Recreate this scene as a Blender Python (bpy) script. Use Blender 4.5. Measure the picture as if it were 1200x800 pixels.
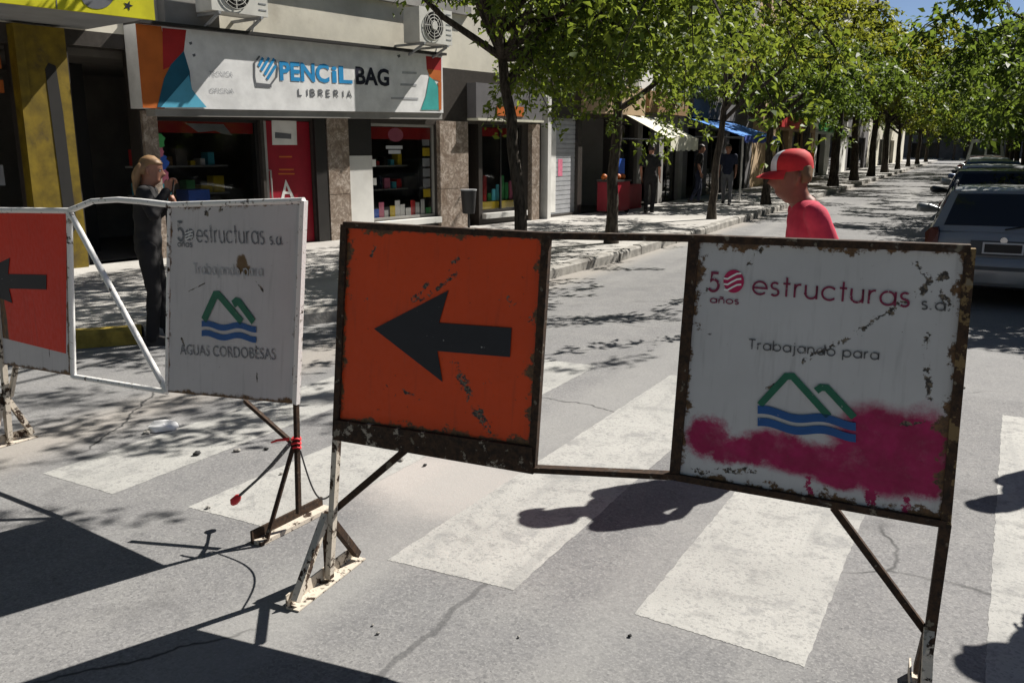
import bpy, bmesh, math, random
import numpy as np
from mathutils import Vector, Matrix
for o in list(bpy.data.objects): bpy.data.objects.remove(o)
SC = bpy.context.scene
COL = SC.collection
R_ = math.radians
# ---------------------------------------------------------------- camera
F, HY, VX, CAMH = 1020.0, 174.0, 1145.0, 1.75      # focal length (px of a 1200 px wide frame), horizon row, street vanishing column, eye height
PIT = math.atan((400-HY)/F)
YAW = math.atan((VX-600)/(F*math.cos(PIT)+(400-HY)*math.sin(PIT)))
fh = np.array([-math.sin(YAW), math.cos(YAW), 0]); rgt = np.array([math.cos(YAW), math.sin(YAW), 0]); upv = np.array([0, 0, 1.])
fwd = fh*math.cos(PIT)-upv*math.sin(PIT); upc = fh*math.sin(PIT)+upv*math.cos(PIT)
CAM = np.array([0, 0, CAMH])
cd = bpy.data.cameras.new('camera'); co = bpy.data.objects.new('camera', cd); COL.objects.link(co)
cd.sensor_width = 36; cd.lens = 36*F/1200; cd.clip_start = .05; cd.clip_end = 3000
co.location = CAM
co.rotation_euler = Vector(fwd).to_track_quat('-Z', 'Y').to_euler()
SC.camera = co
# ---------------------------------------------------------------- sky, sun, exposure
SUN_EL, SUN_AZ = R_(45.5), R_(29)
W = bpy.data.worlds.new('World'); SC.world = W; W.use_nodes = True
wt = W.node_tree; bg = wt.nodes['Background']
sk = wt.nodes.new('ShaderNodeTexSky'); sk.sky_type = 'NISHITA'; sk.sun_disc = False
sk.sun_elevation = SUN_EL; sk.sun_rotation = SUN_AZ; sk.air_density = 0.5; sk.dust_density = 0.2
wt.links.new(sk.outputs[0], bg.inputs[0]); bg.inputs[1].default_value = 0.05
ld = bpy.data.lights.new('sun', 'SUN'); lo = bpy.data.objects.new('sun', ld); COL.objects.link(lo)
ld.energy = 5.0; ld.angle = R_(0.5); ld.color = (1, .955, .88)
tos = Vector((math.sin(SUN_AZ)*math.cos(SUN_EL), math.cos(SUN_AZ)*math.cos(SUN_EL), math.sin(SUN_EL)))
lo.rotation_euler = tos.to_track_quat('Z', 'Y').to_euler(); lo.location = (10, 20, 30)
SC.view_settings.view_transform = 'Standard'; SC.view_settings.look = 'None'
SC.view_settings.gamma = 1; SC.view_settings.use_curve_mapping = False
SC.view_settings.exposure = 0.8
SC.render.engine = 'CYCLES'
try: SC.cycles.max_bounces = 6; SC.cycles.transparent_max_bounces = 10
except Exception: pass
# ---------------------------------------------------------------- photo pixel -> place
def ray(x, y):
    d = fwd*F+rgt*(x-600)+upc*(400-y); return d/np.linalg.norm(d)
def gp(x, y, z=0.0):
    d = ray(x, y); return CAM+d*((z-CAMH)/d[2])
class Plane:
    """vertical plane: s along it, z up, o out towards the street"""
    def __init__(s, A, B=None, ang=None):
        s.A = np.array(A, float)
        s.d = (np.array(B, float)-s.A) if B is not None else np.array([math.sin(ang), math.cos(ang)])
        s.len = float(np.linalg.norm(s.d)); s.d = s.d/s.len; s.n = np.array([s.d[1], -s.d[0]])
    def P(s, a, z, o=0.0):
        p = s.A+s.d*a+s.n*o; return (float(p[0]), float(p[1]), float(z))
    def px(s, x, y, o=0.0):
        w = ray(x, y); A = np.array([*(s.A+s.n*o), 0]); n = np.array([*s.n, 0])
        p = CAM+w*(((A-CAM)@n)/(w@n)); return float((p[:2]-s.A)@s.d), float(p[2])
    def rotz(s): return math.atan2(s.d[1], s.d[0])
# ---------------------------------------------------------------- materials
class NT:
    def __init__(s, name):
        s.m = bpy.data.materials.new(name); s.m.use_nodes = True; s.t = s.m.node_tree; s.n = s.t.nodes
        s.b = s.n['Principled BSDF']; s.out = s.n['Material Output']; s._c = {}
    def new(s, typ, **k):
        q = s.n.new(typ)
        for a, v in k.items(): setattr(q, a, v)
        return q
    def put(s, sock, v):
        if hasattr(v, 'is_output') or isinstance(v, bpy.types.NodeSocket): s.t.links.new(v, sock)
        elif isinstance(v, (tuple, list)) and len(v) == 3 and sock.type == 'RGBA': sock.default_value = (*v, 1)
        else: sock.default_value = v
    def coord(s, k='Object'):
        if 'tc' not in s._c: s._c['tc'] = s.new('ShaderNodeTexCoord')
        return s._c['tc'].outputs[k]
    def pos(s):
        if 'ge' not in s._c: s._c['ge'] = s.new('ShaderNodeNewGeometry')
        return s._c['ge'].outputs['Position']
    def island(s):
        s.pos(); return s._c['ge'].outputs['Random Per Island']
    def rnd(s):
        if 'oi' not in s._c: s._c['oi'] = s.new('ShaderNodeObjectInfo')
        return s._c['oi'].outputs['Random']
    def noise(s, sc, det=4, rough=.55, vec=None, dist=0, col=False):
        q = s.new('ShaderNodeTexNoise'); q.inputs['Scale'].default_value = sc; q.inputs['Detail'].default_value = det
        q.inputs['Roughness'].default_value = rough; q.inputs['Distortion'].default_value = dist
        s.put(q.inputs['Vector'], vec if vec is not None else s.coord()); return q.outputs['Color' if col else 'Fac']
    def vor(s, sc, vec=None, feat='F1', out='Distance'):
        q = s.new('ShaderNodeTexVoronoi'); q.feature = feat; q.inputs['Scale'].default_value = sc
        s.put(q.inputs['Vector'], vec if vec is not None else s.coord()); return q.outputs[out]
    def ma(s, op, a, b=0.0, c=None):
        q = s.new('ShaderNodeMath', operation=op); s.put(q.inputs[0], a); s.put(q.inputs[1], b)
        if c is not None: s.put(q.inputs[2], c)
        return q.outputs[0]
    def st(s, v, lo, hi, a=0., b=1.):
        q = s.new('ShaderNodeMapRange', interpolation_type='SMOOTHSTEP'); s.put(q.inputs[0], v)
        q.inputs[1].default_value = lo; q.inputs[2].default_value = hi; q.inputs[3].default_value = a; q.inputs[4].default_value = b
        return q.outputs[0]
    def mix(s, f, a, b):
        q = s.new('ShaderNodeMix', data_type='RGBA'); s.put(q.inputs[0], f); s.put(q.inputs[6], a); s.put(q.inputs[7], b); return q.outputs[2]
    def xyz(s, v):
        q = s.new('ShaderNodeSeparateXYZ'); s.put(q.inputs[0], v); return q.outputs
    def cxyz(s, x, y, z=0.):
        q = s.new('ShaderNodeCombineXYZ'); s.put(q.inputs[0], x); s.put(q.inputs[1], y); s.put(q.inputs[2], z); return q.outputs[0]
    def scale(s, v, sx, sy, sz):
        q = s.new('ShaderNodeMapping'); s.put(q.inputs[0], v); q.inputs[3].default_value = (sx, sy, sz); return q.outputs[0]
    def bump(s, h, st=.3, dist=.01):
        q = s.new('ShaderNodeBump'); q.inputs['Strength'].default_value = st; q.inputs['Distance'].default_value = dist
        s.put(q.inputs['Height'], h); s.t.links.new(q.outputs[0], s.b.inputs['Normal'])
    def done(s, col=None, rough=None, metal=None, spec=None):
        for k, v in (('Base Color', col), ('Roughness', rough), ('Metallic', metal), ('Specular IOR Level', spec)):
            if v is not None: s.put(s.b.inputs[k], v)
        return s.m
M = {}
def plain(name, col, rough=.6, var=.25, sc=6, metal=0, spec=.4, bump=0.0, dirt=None):
    """a painted / plain material with uneven tone"""
    t = NT(name); n = t.noise(sc, 5, .6); f = t.st(n, .25, .75)
    c2 = tuple(max(0, c*(1-var)) for c in col); c1 = tuple(min(1, c*(1+var*.5)) for c in col)
    c = t.mix(f, c2, c1)
    if dirt: c = t.mix(t.st(t.noise(sc*.35, 6, .7), .55, .75), c, dirt)
    if bump: t.bump(t.noise(sc*8, 4), bump, .01)
    M[name] = t.done(c, rough, metal, spec); return M[name]
def glass(name, tint=(.02, .025, .03), mixf=.55):
    t = NT(name); tr = t.new('ShaderNodeBsdfTransparent'); gl = t.new('ShaderNodeBsdfGlossy'); gl.inputs['Roughness'].default_value = .03
    tr.inputs[0].default_value = (mixf, mixf, mixf, 1)
    lw = t.new('ShaderNodeLayerWeight'); lw.inputs[0].default_value = .5; fr_ = t.ma('ADD', t.ma('MULTIPLY', t.ma('POWER', lw.outputs['Facing'], 5.0), .9), .045)
    mx = t.new('ShaderNodeMixShader'); t.t.links.new(fr_, mx.inputs[0])
    t.t.links.new(tr.outputs[0], mx.inputs[1]); t.t.links.new(gl.outputs[0], mx.inputs[2]); t.t.links.new(mx.outputs[0], t.out.inputs[0])
    M[name] = t.m; return t.m
# --- asphalt
def mk_asphalt():
    t = NT('asphalt'); p = t.pos(); x = t.xyz(p)
    big = t.noise(.45, 4, .6, p); mid = t.noise(3.0, 5, .65, p); fine = t.noise(90, 3, .7, p); ag = t.vor(120, p)
    c = t.mix(t.st(big, .3, .7), (.140, .139, .143), (.198, .195, .196))
    c = t.mix(t.st(mid, .35, .8, 0, .45), c, (.26, .256, .246))
    c = t.mix(t.st(fine, .5, .72, 0, .55), c, (.36, .355, .34))
    c = t.mix(t.st(fine, .28, .42, .6, 0), c, (.085, .085, .087))
    cell = t.xyz(t.vor(75, p, out='Color'))[0]; cell2 = t.xyz(t.vor(160, p, out='Color'))[1]
    c = t.mix(t.st(cell, .72, .95, 0, .28), c, (.31, .305, .30)); c = t.mix(t.st(cell, .05, .22, .34, 0), c, (.085, .085, .09)); c = t.mix(t.st(cell2, .0, .3, .35, 0), c, (.09, .09, .092))
    chips = t.vor(26, p); c = t.mix(t.ma('MULTIPLY', t.st(chips, .05, .10, .75, 0), t.st(mid, .42, .55)), c, (.045, .045, .048))
    oil = t.noise(1.6, 5, .65, p); c = t.mix(t.st(oil, .58, .72, 0, .4), c, (.085, .083, .085))
    # pale cement dust spilled by the barrier foot and along the kerbs
    def spot(cx, cy, r): return t.ma('SQRT', t.ma('ADD', t.ma('POWER', t.ma('MULTIPLY', t.ma('SUBTRACT', x[0], cx), 1/r), 2), t.ma('POWER', t.ma('MULTIPLY', t.ma('SUBTRACT', x[1], cy), 1.5/r), 2)))
    d1 = t.ma('ADD', spot(-2.35, 3.75, .95), t.ma('MULTIPLY', mid, .8))
    c = t.mix(t.st(d1, .75, 1.35, .62, 0), c, (.48, .44, .41))
    kd = t.ma('ADD', t.ma('ABSOLUTE', t.ma('ADD', x[0], 4.9)), t.ma('MULTIPLY', big, .5))
    c = t.mix(t.st(kd, .3, .75, .55, 0), c, (.36, .325, .285))
    # long darker oil band and lighter worn tracks along the street
    tr = t.noise(1.0, 3, .5, t.scale(p, 1.1, .05, 1)); c = t.mix(t.st(tr, .5, .68, 0, .45), c, (.285, .282, .272))
    # cracks
    cr = t.vor(.55, t.mix(.18, p, t.noise(2.2, 4, .6, p, col=True)), 'DISTANCE_TO_EDGE')
    c = t.mix(t.ma('MULTIPLY', t.st(cr, .0, .006, 1, 0), t.st(big, .5, .6)), c, (.05, .05, .05)); seam = t.ma('ABSOLUTE', t.ma('ADD', t.ma('ADD', x[0], 1.62), t.ma('MULTIPLY', t.ma('SUBTRACT', mid, .5), .12))); c = t.mix(t.st(seam, .008, .02, .55, 0), c, (.06, .06, .062)); pt = t.ma('MULTIPLY', t.st(x[0], -1.62, -1.6), t.st(x[1], 6.9, 6.93)); c = t.mix(t.ma('MULTIPLY', pt, .22), c, (.27, .268, .265))
    t.bump(t.ma('ADD', t.ma('MULTIPLY', cell, .5), fine), .28, .005)
    M['asphalt'] = t.done(c, .88, 0, .25)
mk_asphalt()
def mk_paint():
    t = NT('road_paint'); p = t.pos(); n = t.noise(7, 6, .7, p); f = t.noise(80, 3, .7, p); b = t.noise(1.3, 4, .6, p)
    c = t.mix(t.st(b, .3, .7), (.31, .307, .293), (.385, .38, .36))
    c = t.mix(t.st(n, .50, .66, 0, .7), c, (.22, .218, .212)); cell = t.xyz(t.vor(75, p, out='Color'))[0]; c = t.mix(t.st(cell, .04, .25, .4, 0), c, (.17, .17, .17)); c = t.mix(t.st(t.noise(3.1, 5, .7, p), .56, .66, 0, .55), c, (.2, .2, .2)); c = t.mix(t.st(f, .3, .44, .6, 0), c, (.12, .12, .118))
    c = t.mix(t.st(t.vor(22, p), .05, .12, .4, 0), c, (.1, .1, .1))
    c = t.mix(t.st(t.noise(1.0, 3, .5, t.scale(p, 9, .8, 1)), .56, .7, 0, .4), c, (.225, .225, .22))
    t.bump(f, .4, .005); M['road_paint'] = t.done(c, .8, 0, .3)
mk_paint()
def mk_sidewalk():
    t = NT('sidewalk_concrete'); p = t.pos(); n = t.noise(.8, 5, .65, p); f = t.noise(40, 3, .7, p)
    c = t.mix(t.st(n, .3, .7), (.33, .315, .295), (.46, .445, .42)); c = t.mix(t.st(f, .3, .5, .5, 0), c, (.2, .19, .18))
    c = t.mix(t.st(t.noise(2.3, 5, .7, p), .58, .7, 0, .5), c, (.2, .185, .17))
    t.bump(f, .3, .005); M['sidewalk_concrete'] = t.done(c, .85, 0, .25)
mk_sidewalk()
plain('kerb_stone', (.30, .285, .26), .85, .45, 5, bump=.3, dirt=(.1, .09, .08))
plain('kerb_yellow', (.30, .22, .035), .75, .5, 9, bump=.3, dirt=(.25, .22, .15))
def mk_rust(name, base, amt):
    t = NT(name); p = t.pos(); n = t.noise(14, 6, .7, p); n2 = t.noise(45, 4, .7, p)
    c = t.mix(t.st(n2, .3, .7), (.018, .012, .009), (.062, .034, .019))
    c = t.mix(t.st(n, amt, amt+.05), c, base); c = t.mix(t.st(t.noise(28, 4, .6, p), .62, .68, 0, .8), c, (.19, .165, .125))
    t.bump(n2, .35, .004); M[name] = t.done(c, .8, .1, .3)
mk_rust('rusty_steel', (.06, .048, .04), .6); mk_rust('chipped_cream_steel', (.55, .49, .41), .42); mk_rust('white_painted_steel', (.74, .73, .71), .36)
mk_rust('chipped_rail', (.33, .29, .24), .56); mk_rust('yellow_rust_steel', (.19, .13, .06), .5)
def seg_mask(t, u, v, ax, ay, bx, by, w, nz):
    """mask of a scar along a segment in panel coordinates"""
    dx, dy = bx-ax, by-ay; L2 = dx*dx+dy*dy
    h = t.ma('DIVIDE', t.ma('ADD', t.ma('MULTIPLY', t.ma('SUBTRACT', u, ax), dx), t.ma('MULTIPLY', t.ma('SUBTRACT', v, ay), dy)), L2)
    h = t.ma('MINIMUM', t.ma('MAXIMUM', h, 0.), 1.)
    ex = t.ma('SUBTRACT', t.ma('SUBTRACT', u, ax), t.ma('MULTIPLY', h, dx)); ey = t.ma('SUBTRACT', t.ma('SUBTRACT', v, ay), t.ma('MULTIPLY', h, dy))
    d = t.ma('SQRT', t.ma('ADD', t.ma('MULTIPLY', ex, ex), t.ma('MULTIPLY', ey, ey)))
    d = t.ma('ADD', d, t.ma('MULTIPLY', t.ma('SUBTRACT', nz, .5), w*5))
    return t.st(d, w*.6, w*1.1, 1, 0)
def mk_panel(name, base, scars, edge_rust=.55, spray=None, chip=.69, blob=None, chipcol=(.03, .026, .024)):
    t = NT(name); q = t.xyz(t.coord('UV')); u, v = q[0], q[1]; uv = t.coord('UV')
    n = t.noise(9, 6, .7, uv); fine = t.noise(38, 5, .65, uv); streak = t.noise(6, 4, .6, t.scale(uv, 5, .45, 1))
    c = t.mix(t.st(t.noise(2.5, 4, .6, uv), .3, .7, 0, .35), base, tuple(k*.72 for k in base))
    c = t.mix(t.st(streak, .52, .75, 0, .4), c, tuple(k*.55+.012 for k in base))
    if spray:
        m = None
        for (sx, sy, r, rr) in spray:
            d = t.ma('SQRT', t.ma('ADD', t.ma('POWER', t.ma('SUBTRACT', u, sx), 2), t.ma('POWER', t.ma('MULTIPLY', t.ma('SUBTRACT', v, sy), rr), 2)))
            d = t.ma('ADD', d, t.ma('MULTIPLY', t.ma('SUBTRACT', t.noise(6, 7, .78, uv), .5), .16))
            k = t.st(d, r*.70, r*1.25, 1, 0); m = k if m is None else t.ma('MAXIMUM', m, k)
        dens = t.ma('MULTIPLY', m, t.st(t.noise(7, 5, .7, uv), .25, .5, .86, 1.0)); c = t.mix(dens, c, t.mix(t.st(n, .35, .7), (.25, .001, .055), (.36, .005, .09)))
    chips = t.st(fine, chip, chip+.03)
    chips = t.ma('MAXIMUM', chips, t.st(t.noise(11, 6, .75, uv), chip+.015, chip+.035))
    for s in scars: chips = t.ma('MAXIMUM', chips, t.ma('MULTIPLY', seg_mask(t, u, v, *s, t.noise(22, 4, .7, uv)), t.st(t.noise(13, 4, .7, uv), .49, .53)))
    c = t.mix(chips, c, t.mix(t.st(t.noise(60, 3, .6, uv), .45, .6), chipcol, (.15, .12, .085)))
    e = t.ma('MINIMUM', t.ma('MINIMUM', u, t.ma('SUBTRACT', 1., u)), t.ma('MINIMUM', v, t.ma('SUBTRACT', 1., v)))
    e = t.ma('SUBTRACT', e, t.ma('MULTIPLY', t.st(n, .4, .75), .075*edge_rust*2))
    rust = t.mix(t.st(fine, .35, .65), (.05, .028, .015), (.16, .085, .035))
    c = t.mix(t.st(e, .0, .018, 1, 0), c, rust)
    if blob:
        for (bx, by, r) in blob:
            d = t.ma('SQRT', t.ma('ADD', t.ma('POWER', t.ma('SUBTRACT', u, bx), 2), t.ma('POWER', t.ma('SUBTRACT', v, by), 2)))
            d = t.ma('ADD', d, t.ma('MULTIPLY', t.ma('SUBTRACT', n, .5), .12)); c = t.mix(t.st(d, r*.7, r, 1, 0), c, (.13, .075, .03))
    t.bump(t.ma('ADD', t.ma('MULTIPLY', chips, -.6), t.ma('MULTIPLY', fine, .2)), .4, .003)
    M[name] = t.done(c, t.st(fine, .3, .7, .42, .65), 0, .35)
mk_panel('orange_panel', (.66, .060, .004), [(.60, .36, .80, .02, .022), (.50, .72, .58, .80, .012), (.42, .655, .46, .70, .012), (.84, .70, .87, .68, .011), (.12, .60, .13, .64, .010), (.15, .86, .16, .9, .01), (.55, .80, .60, .90, .012), (.25, .22, .40, .18, .010), (.38, .66, .44, .74, .014), (.93, .55, .95, .62, .012)], .45, chip=.665)
mk_panel('red_panel', (.64, .03, .010), [(.6, .15, .8, .10, .012)], .12)
mk_panel('white_panel_sprayed', (.52, .52, .53), [(.46, .55, .70, .72, .010), (.70, .72, .92, .90, .016), (.74, .76, .84, .83, .012), (.88, .70, .91, .45, .012), (.82, .95, .95, .80, .014), (.78, .335, .90, .37, .009), (.33, .43, .37, .44, .012), (.22, .90, .27, .97, .010), (.06, .03, .3, .08, .014), (.10, .62, .16, .58, .010), (.04, .78, .06, .80, .012)], .5,
         spray=[(.11, .19, .085, 1.0), (.19, .14, .075, 1.4), (.28, .16, .085, 1.4), (.37, .19, .115, 1.4), (.47, .16, .12, 1.7), (.58, .155, .14, 1.7), (.70, .18, .16, 1.5), (.76, .28, .18, 1.35), (.90, .27, .14, .95), (.80, .14, .17, 2.1), (.90, .15, .10, 1.3), (.62, .10, .10, 2.4), (.865, .08, .02, .25), (.74, .07, .012, .22), (.52, .07, .010, .2)], chip=.695)
mk_panel('white_panel_stained', (.52, .50, .51), [(.70, .36, .72, .10, .004), (.66, .66, .74, .57, .007), (.30, .96, .33, .99, .02), (.42, .97, .46, .99, .018), (.15, .55, .3, .6, .004), (.12, .3, .16, .24, .012)], .22, blob=[(.585, .70, .055), (.62, .665, .035)])
def chipped(name, col, amt=.66):
    t = NT(name); p = t.pos(); n = t.noise(60, 5, .7, p); c = t.mix(t.st(t.noise(20, 3, .6, p), .3, .7, 0, .35), col, tuple(k*.6 for k in col))
    M[name] = t.done(t.mix(t.st(n, amt, amt+.04), c, (.42, .415, .41)), .55, 0, .35)
chipped('black_vinyl', (.012, .014, .02), .68); chipped('maroon_vinyl', (.20, .018, .06), .62); chipped('crimson_vinyl', (.45, .01, .09), .66)
chipped('green_vinyl', (.012, .13, .075), .67); chipped('blue_vinyl', (.01, .085, .28), .67); chipped('grey_vinyl', (.09, .09, .095), .58); chipped('slate_vinyl', (.14, .15, .17), .55)
# --- buildings
plain('cream_render', (.62, .585, .49), .85, .22, 1.2, bump=.15, dirt=(.38, .34, .27))
plain('grey_render', (.27, .26, .245), .88, .3, 1.2, bump=.15, dirt=(.15, .14, .125))
plain('ochre_render', (.46, .33, .20), .88, .25, 1.0, bump=.15, dirt=(.25, .19, .13))
plain('white_render', (.66, .65, .62), .85, .2, 1.0, bump=.15, dirt=(.4, .38, .34))
plain('dark_render', (.12, .115, .12), .85, .3, 1.0, bump=.1)
def mk_marble():
    t = NT('veined_marble'); n = t.noise(3.2, 7, .7, dist=1.6); c = t.mix(t.st(n, .3, .7), (.22, .165, .125), (.50, .43, .37)); c = t.mix(t.st(t.noise(7, 6, .7, dist=2.2), .47, .5, 0, .6), c, (.13, .09, .065))
    M['veined_marble'] = t.done(c, .35, 0, .5)
mk_marble()
for nm, c, r in (('sign_white', (.80, .80, .80), .45), ('sign_red', (.40, .018, .02), .5), ('sign_orange', (.52, .13, .02), .5), ('sign_darkblue', (.008, .10, .17), .5), ('sign_skyblue', (.10, .42, .60), .5), ('sign_teal', (.05, .38, .36), .5),
                 ('letter_blue', (.02, .27, .58), .45), ('letter_navy', (.012, .012, .03), .45), ('letter_grey', (.13, .135, .15), .5), ('letter_pale', (.42, .43, .45), .5), ('sign_yellow', (.62, .58, .012), .45), ('yellow_wall', (.17, .115, .006), .6),
                 ('black_frame', (.02, .018, .017), .5), ('alu_frame', (.34, .33, .31), .4), ('poster_red', (.28, .006, .02), .45), ('paper', (.74, .73, .70), .7), ('steel_grey', (.30, .31, .32), .5), ('ac_white', (.66, .65, .60), .5), ('dark_void', (.02, .019, .018), .8),
                 ('interior', (.16, .145, .125), .8), ('shelf_wood', (.25, .15, .07), .6), ('toy_red', (.55, .03, .03), .5), ('toy_yellow', (.75, .55, .03), .5), ('toy_blue', (.03, .12, .55), .5), ('toy_green', (.07, .40, .12), .5), ('toy_pink', (.70, .2, .3), .5), ('toy_cyan', (.1, .5, .6), .5),
                 ('roller_steel', (.42, .43, .45), .45), ('awning_cream', (.64, .62, .50), .8), ('awning_blue', (.03, .20, .62), .75), ('awning_navy', (.015, .05, .3), .75), ('roof_grey', (.2, .2, .2), .9), ('iron_dark', (.02, .02, .022), .5),
                 ('rubber', (.018, .018, .018), .85), ('orange_cloth', (.70, .15, .02), .8), ('plate_white', (.55, .55, .55), .5), ('red_tape', (.62, .02, .03), .5)):
    plain(nm, c, r, .18, 3)
plain('yellow_wall', (.19, .13, .006), .6, .45, 5, dirt=(.06, .04, .015)); glass('shop_glass', mixf=.8); glass('window_glass', mixf=.5); glass('car_glass', mixf=.28)
def mk_carpaint(name, col):
    t = NT(name); c = t.mix(t.st(t.noise(3, 4, .6), .35, .7, 0, .3), col, tuple(k*.75+.02 for k in col))
    t.b.inputs['Coat Weight'].default_value = .6; t.b.inputs['Coat Roughness'].default_value = .12
    M[name] = t.done(c, .38, .35, .5)
mk_carpaint('paint_greyblue', (.24, .25, .255)); mk_carpaint('paint_black', (.02, .022, .026)); mk_carpaint('paint_white', (.66, .66, .65)); mk_carpaint('paint_silver', (.40, .41, .42)); mk_carpaint('paint_red', (.30, .02, .02)); mk_carpaint('paint_blue', (.04, .08, .2))
plain('tail_lamp', (.075, .006, .008), .25, .2, 4); plain('chrome', (.55, .55, .56), .2, .1, 4, metal=1); plain('bumper_plastic', (.07, .075, .08), .6, .2, 5)
# --- vegetation
def mk_leaf(name, a, b, yellow):
    t = NT(name); r = t.island(); big = t.noise(.9, 3, .6, t.pos())
    c = t.mix(r, a, b); c = t.mix(t.ma('MULTIPLY', t.st(big, .5, .66), t.st(r, .25, .8)), c, yellow)
    c = t.mix(t.ma('MULTIPLY', t.rnd(), .35), c, tuple(k*.5 for k in a)); t.put(t.b.inputs['Base Color'], c); t.b.inputs['Roughness'].default_value = .5; t.b.inputs['Specular IOR Level'].default_value = .22
    tl = t.new('ShaderNodeBsdfTranslucent'); t.put(tl.inputs[0], t.mix(.55, c, yellow)); mx = t.new('ShaderNodeMixShader'); mx.inputs[0].default_value = .5
    t.t.links.new(t.b.outputs[0], mx.inputs[1]); t.t.links.new(tl.outputs[0], mx.inputs[2]); t.t.links.new(mx.outputs[0], t.out.inputs[0]); M[name] = t.m
mk_leaf('leaf_green', (.040, .086, .016), (.115, .195, .032), (.29, .34, .035)); mk_leaf('leaf_dark', (.032, .074, .016), (.085, .15, .029), (.22, .29, .033)); mk_leaf('leaf_yellow', (.068, .115, .017), (.17, .22, .029), (.36, .36, .035))
def mk_bark():
    t = NT('bark'); n = t.noise(9, 6, .7, t.scale(t.coord(), 3, 3, .6)); c = t.mix(t.st(n, .35, .65), (.022, .018, .014), (.085, .07, .055)); t.bump(n, .6, .02); M['bark'] = t.done(c, .9, 0, .2)
mk_bark()
# --- people
for nm, c, r in (('cladding_dark', (.05, .043, .038), .4), ('skin', (.36, .17, .11), .55), ('skin_tan', (.20, .072, .045), .55), ('hair_brown', (.16, .09, .04), .6), ('hair_fair', (.26, .15, .07), .55), ('hair_dark', (.02, .016, .013), .55), ('shirt_red', (.55, .035, .075), .85), ('cloth_black', (.014, .013, .014), .85), ('cloth_denim', (.05, .07, .12), .9), ('cloth_grey', (.16, .16, .17), .9), ('cloth_navy', (.02, .025, .05), .9), ('cloth_white', (.65, .64, .62), .9), ('cap_red', (.55, .02, .025), .75), ('cap_white', (.72, .72, .75), .75), ('shoe_dark', (.03, .027, .025), .7), ('eye_white', (.6, .58, .55), .3), ('eye_dark', (.02, .015, .012), .2), ('lip', (.28, .09, .075), .5), ('nail', (.42, .22, .17), .4)):
    plain(nm, c, r, .2, 14, bump=.12 if 'cloth' in nm or 'shirt' in nm else 0)
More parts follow.
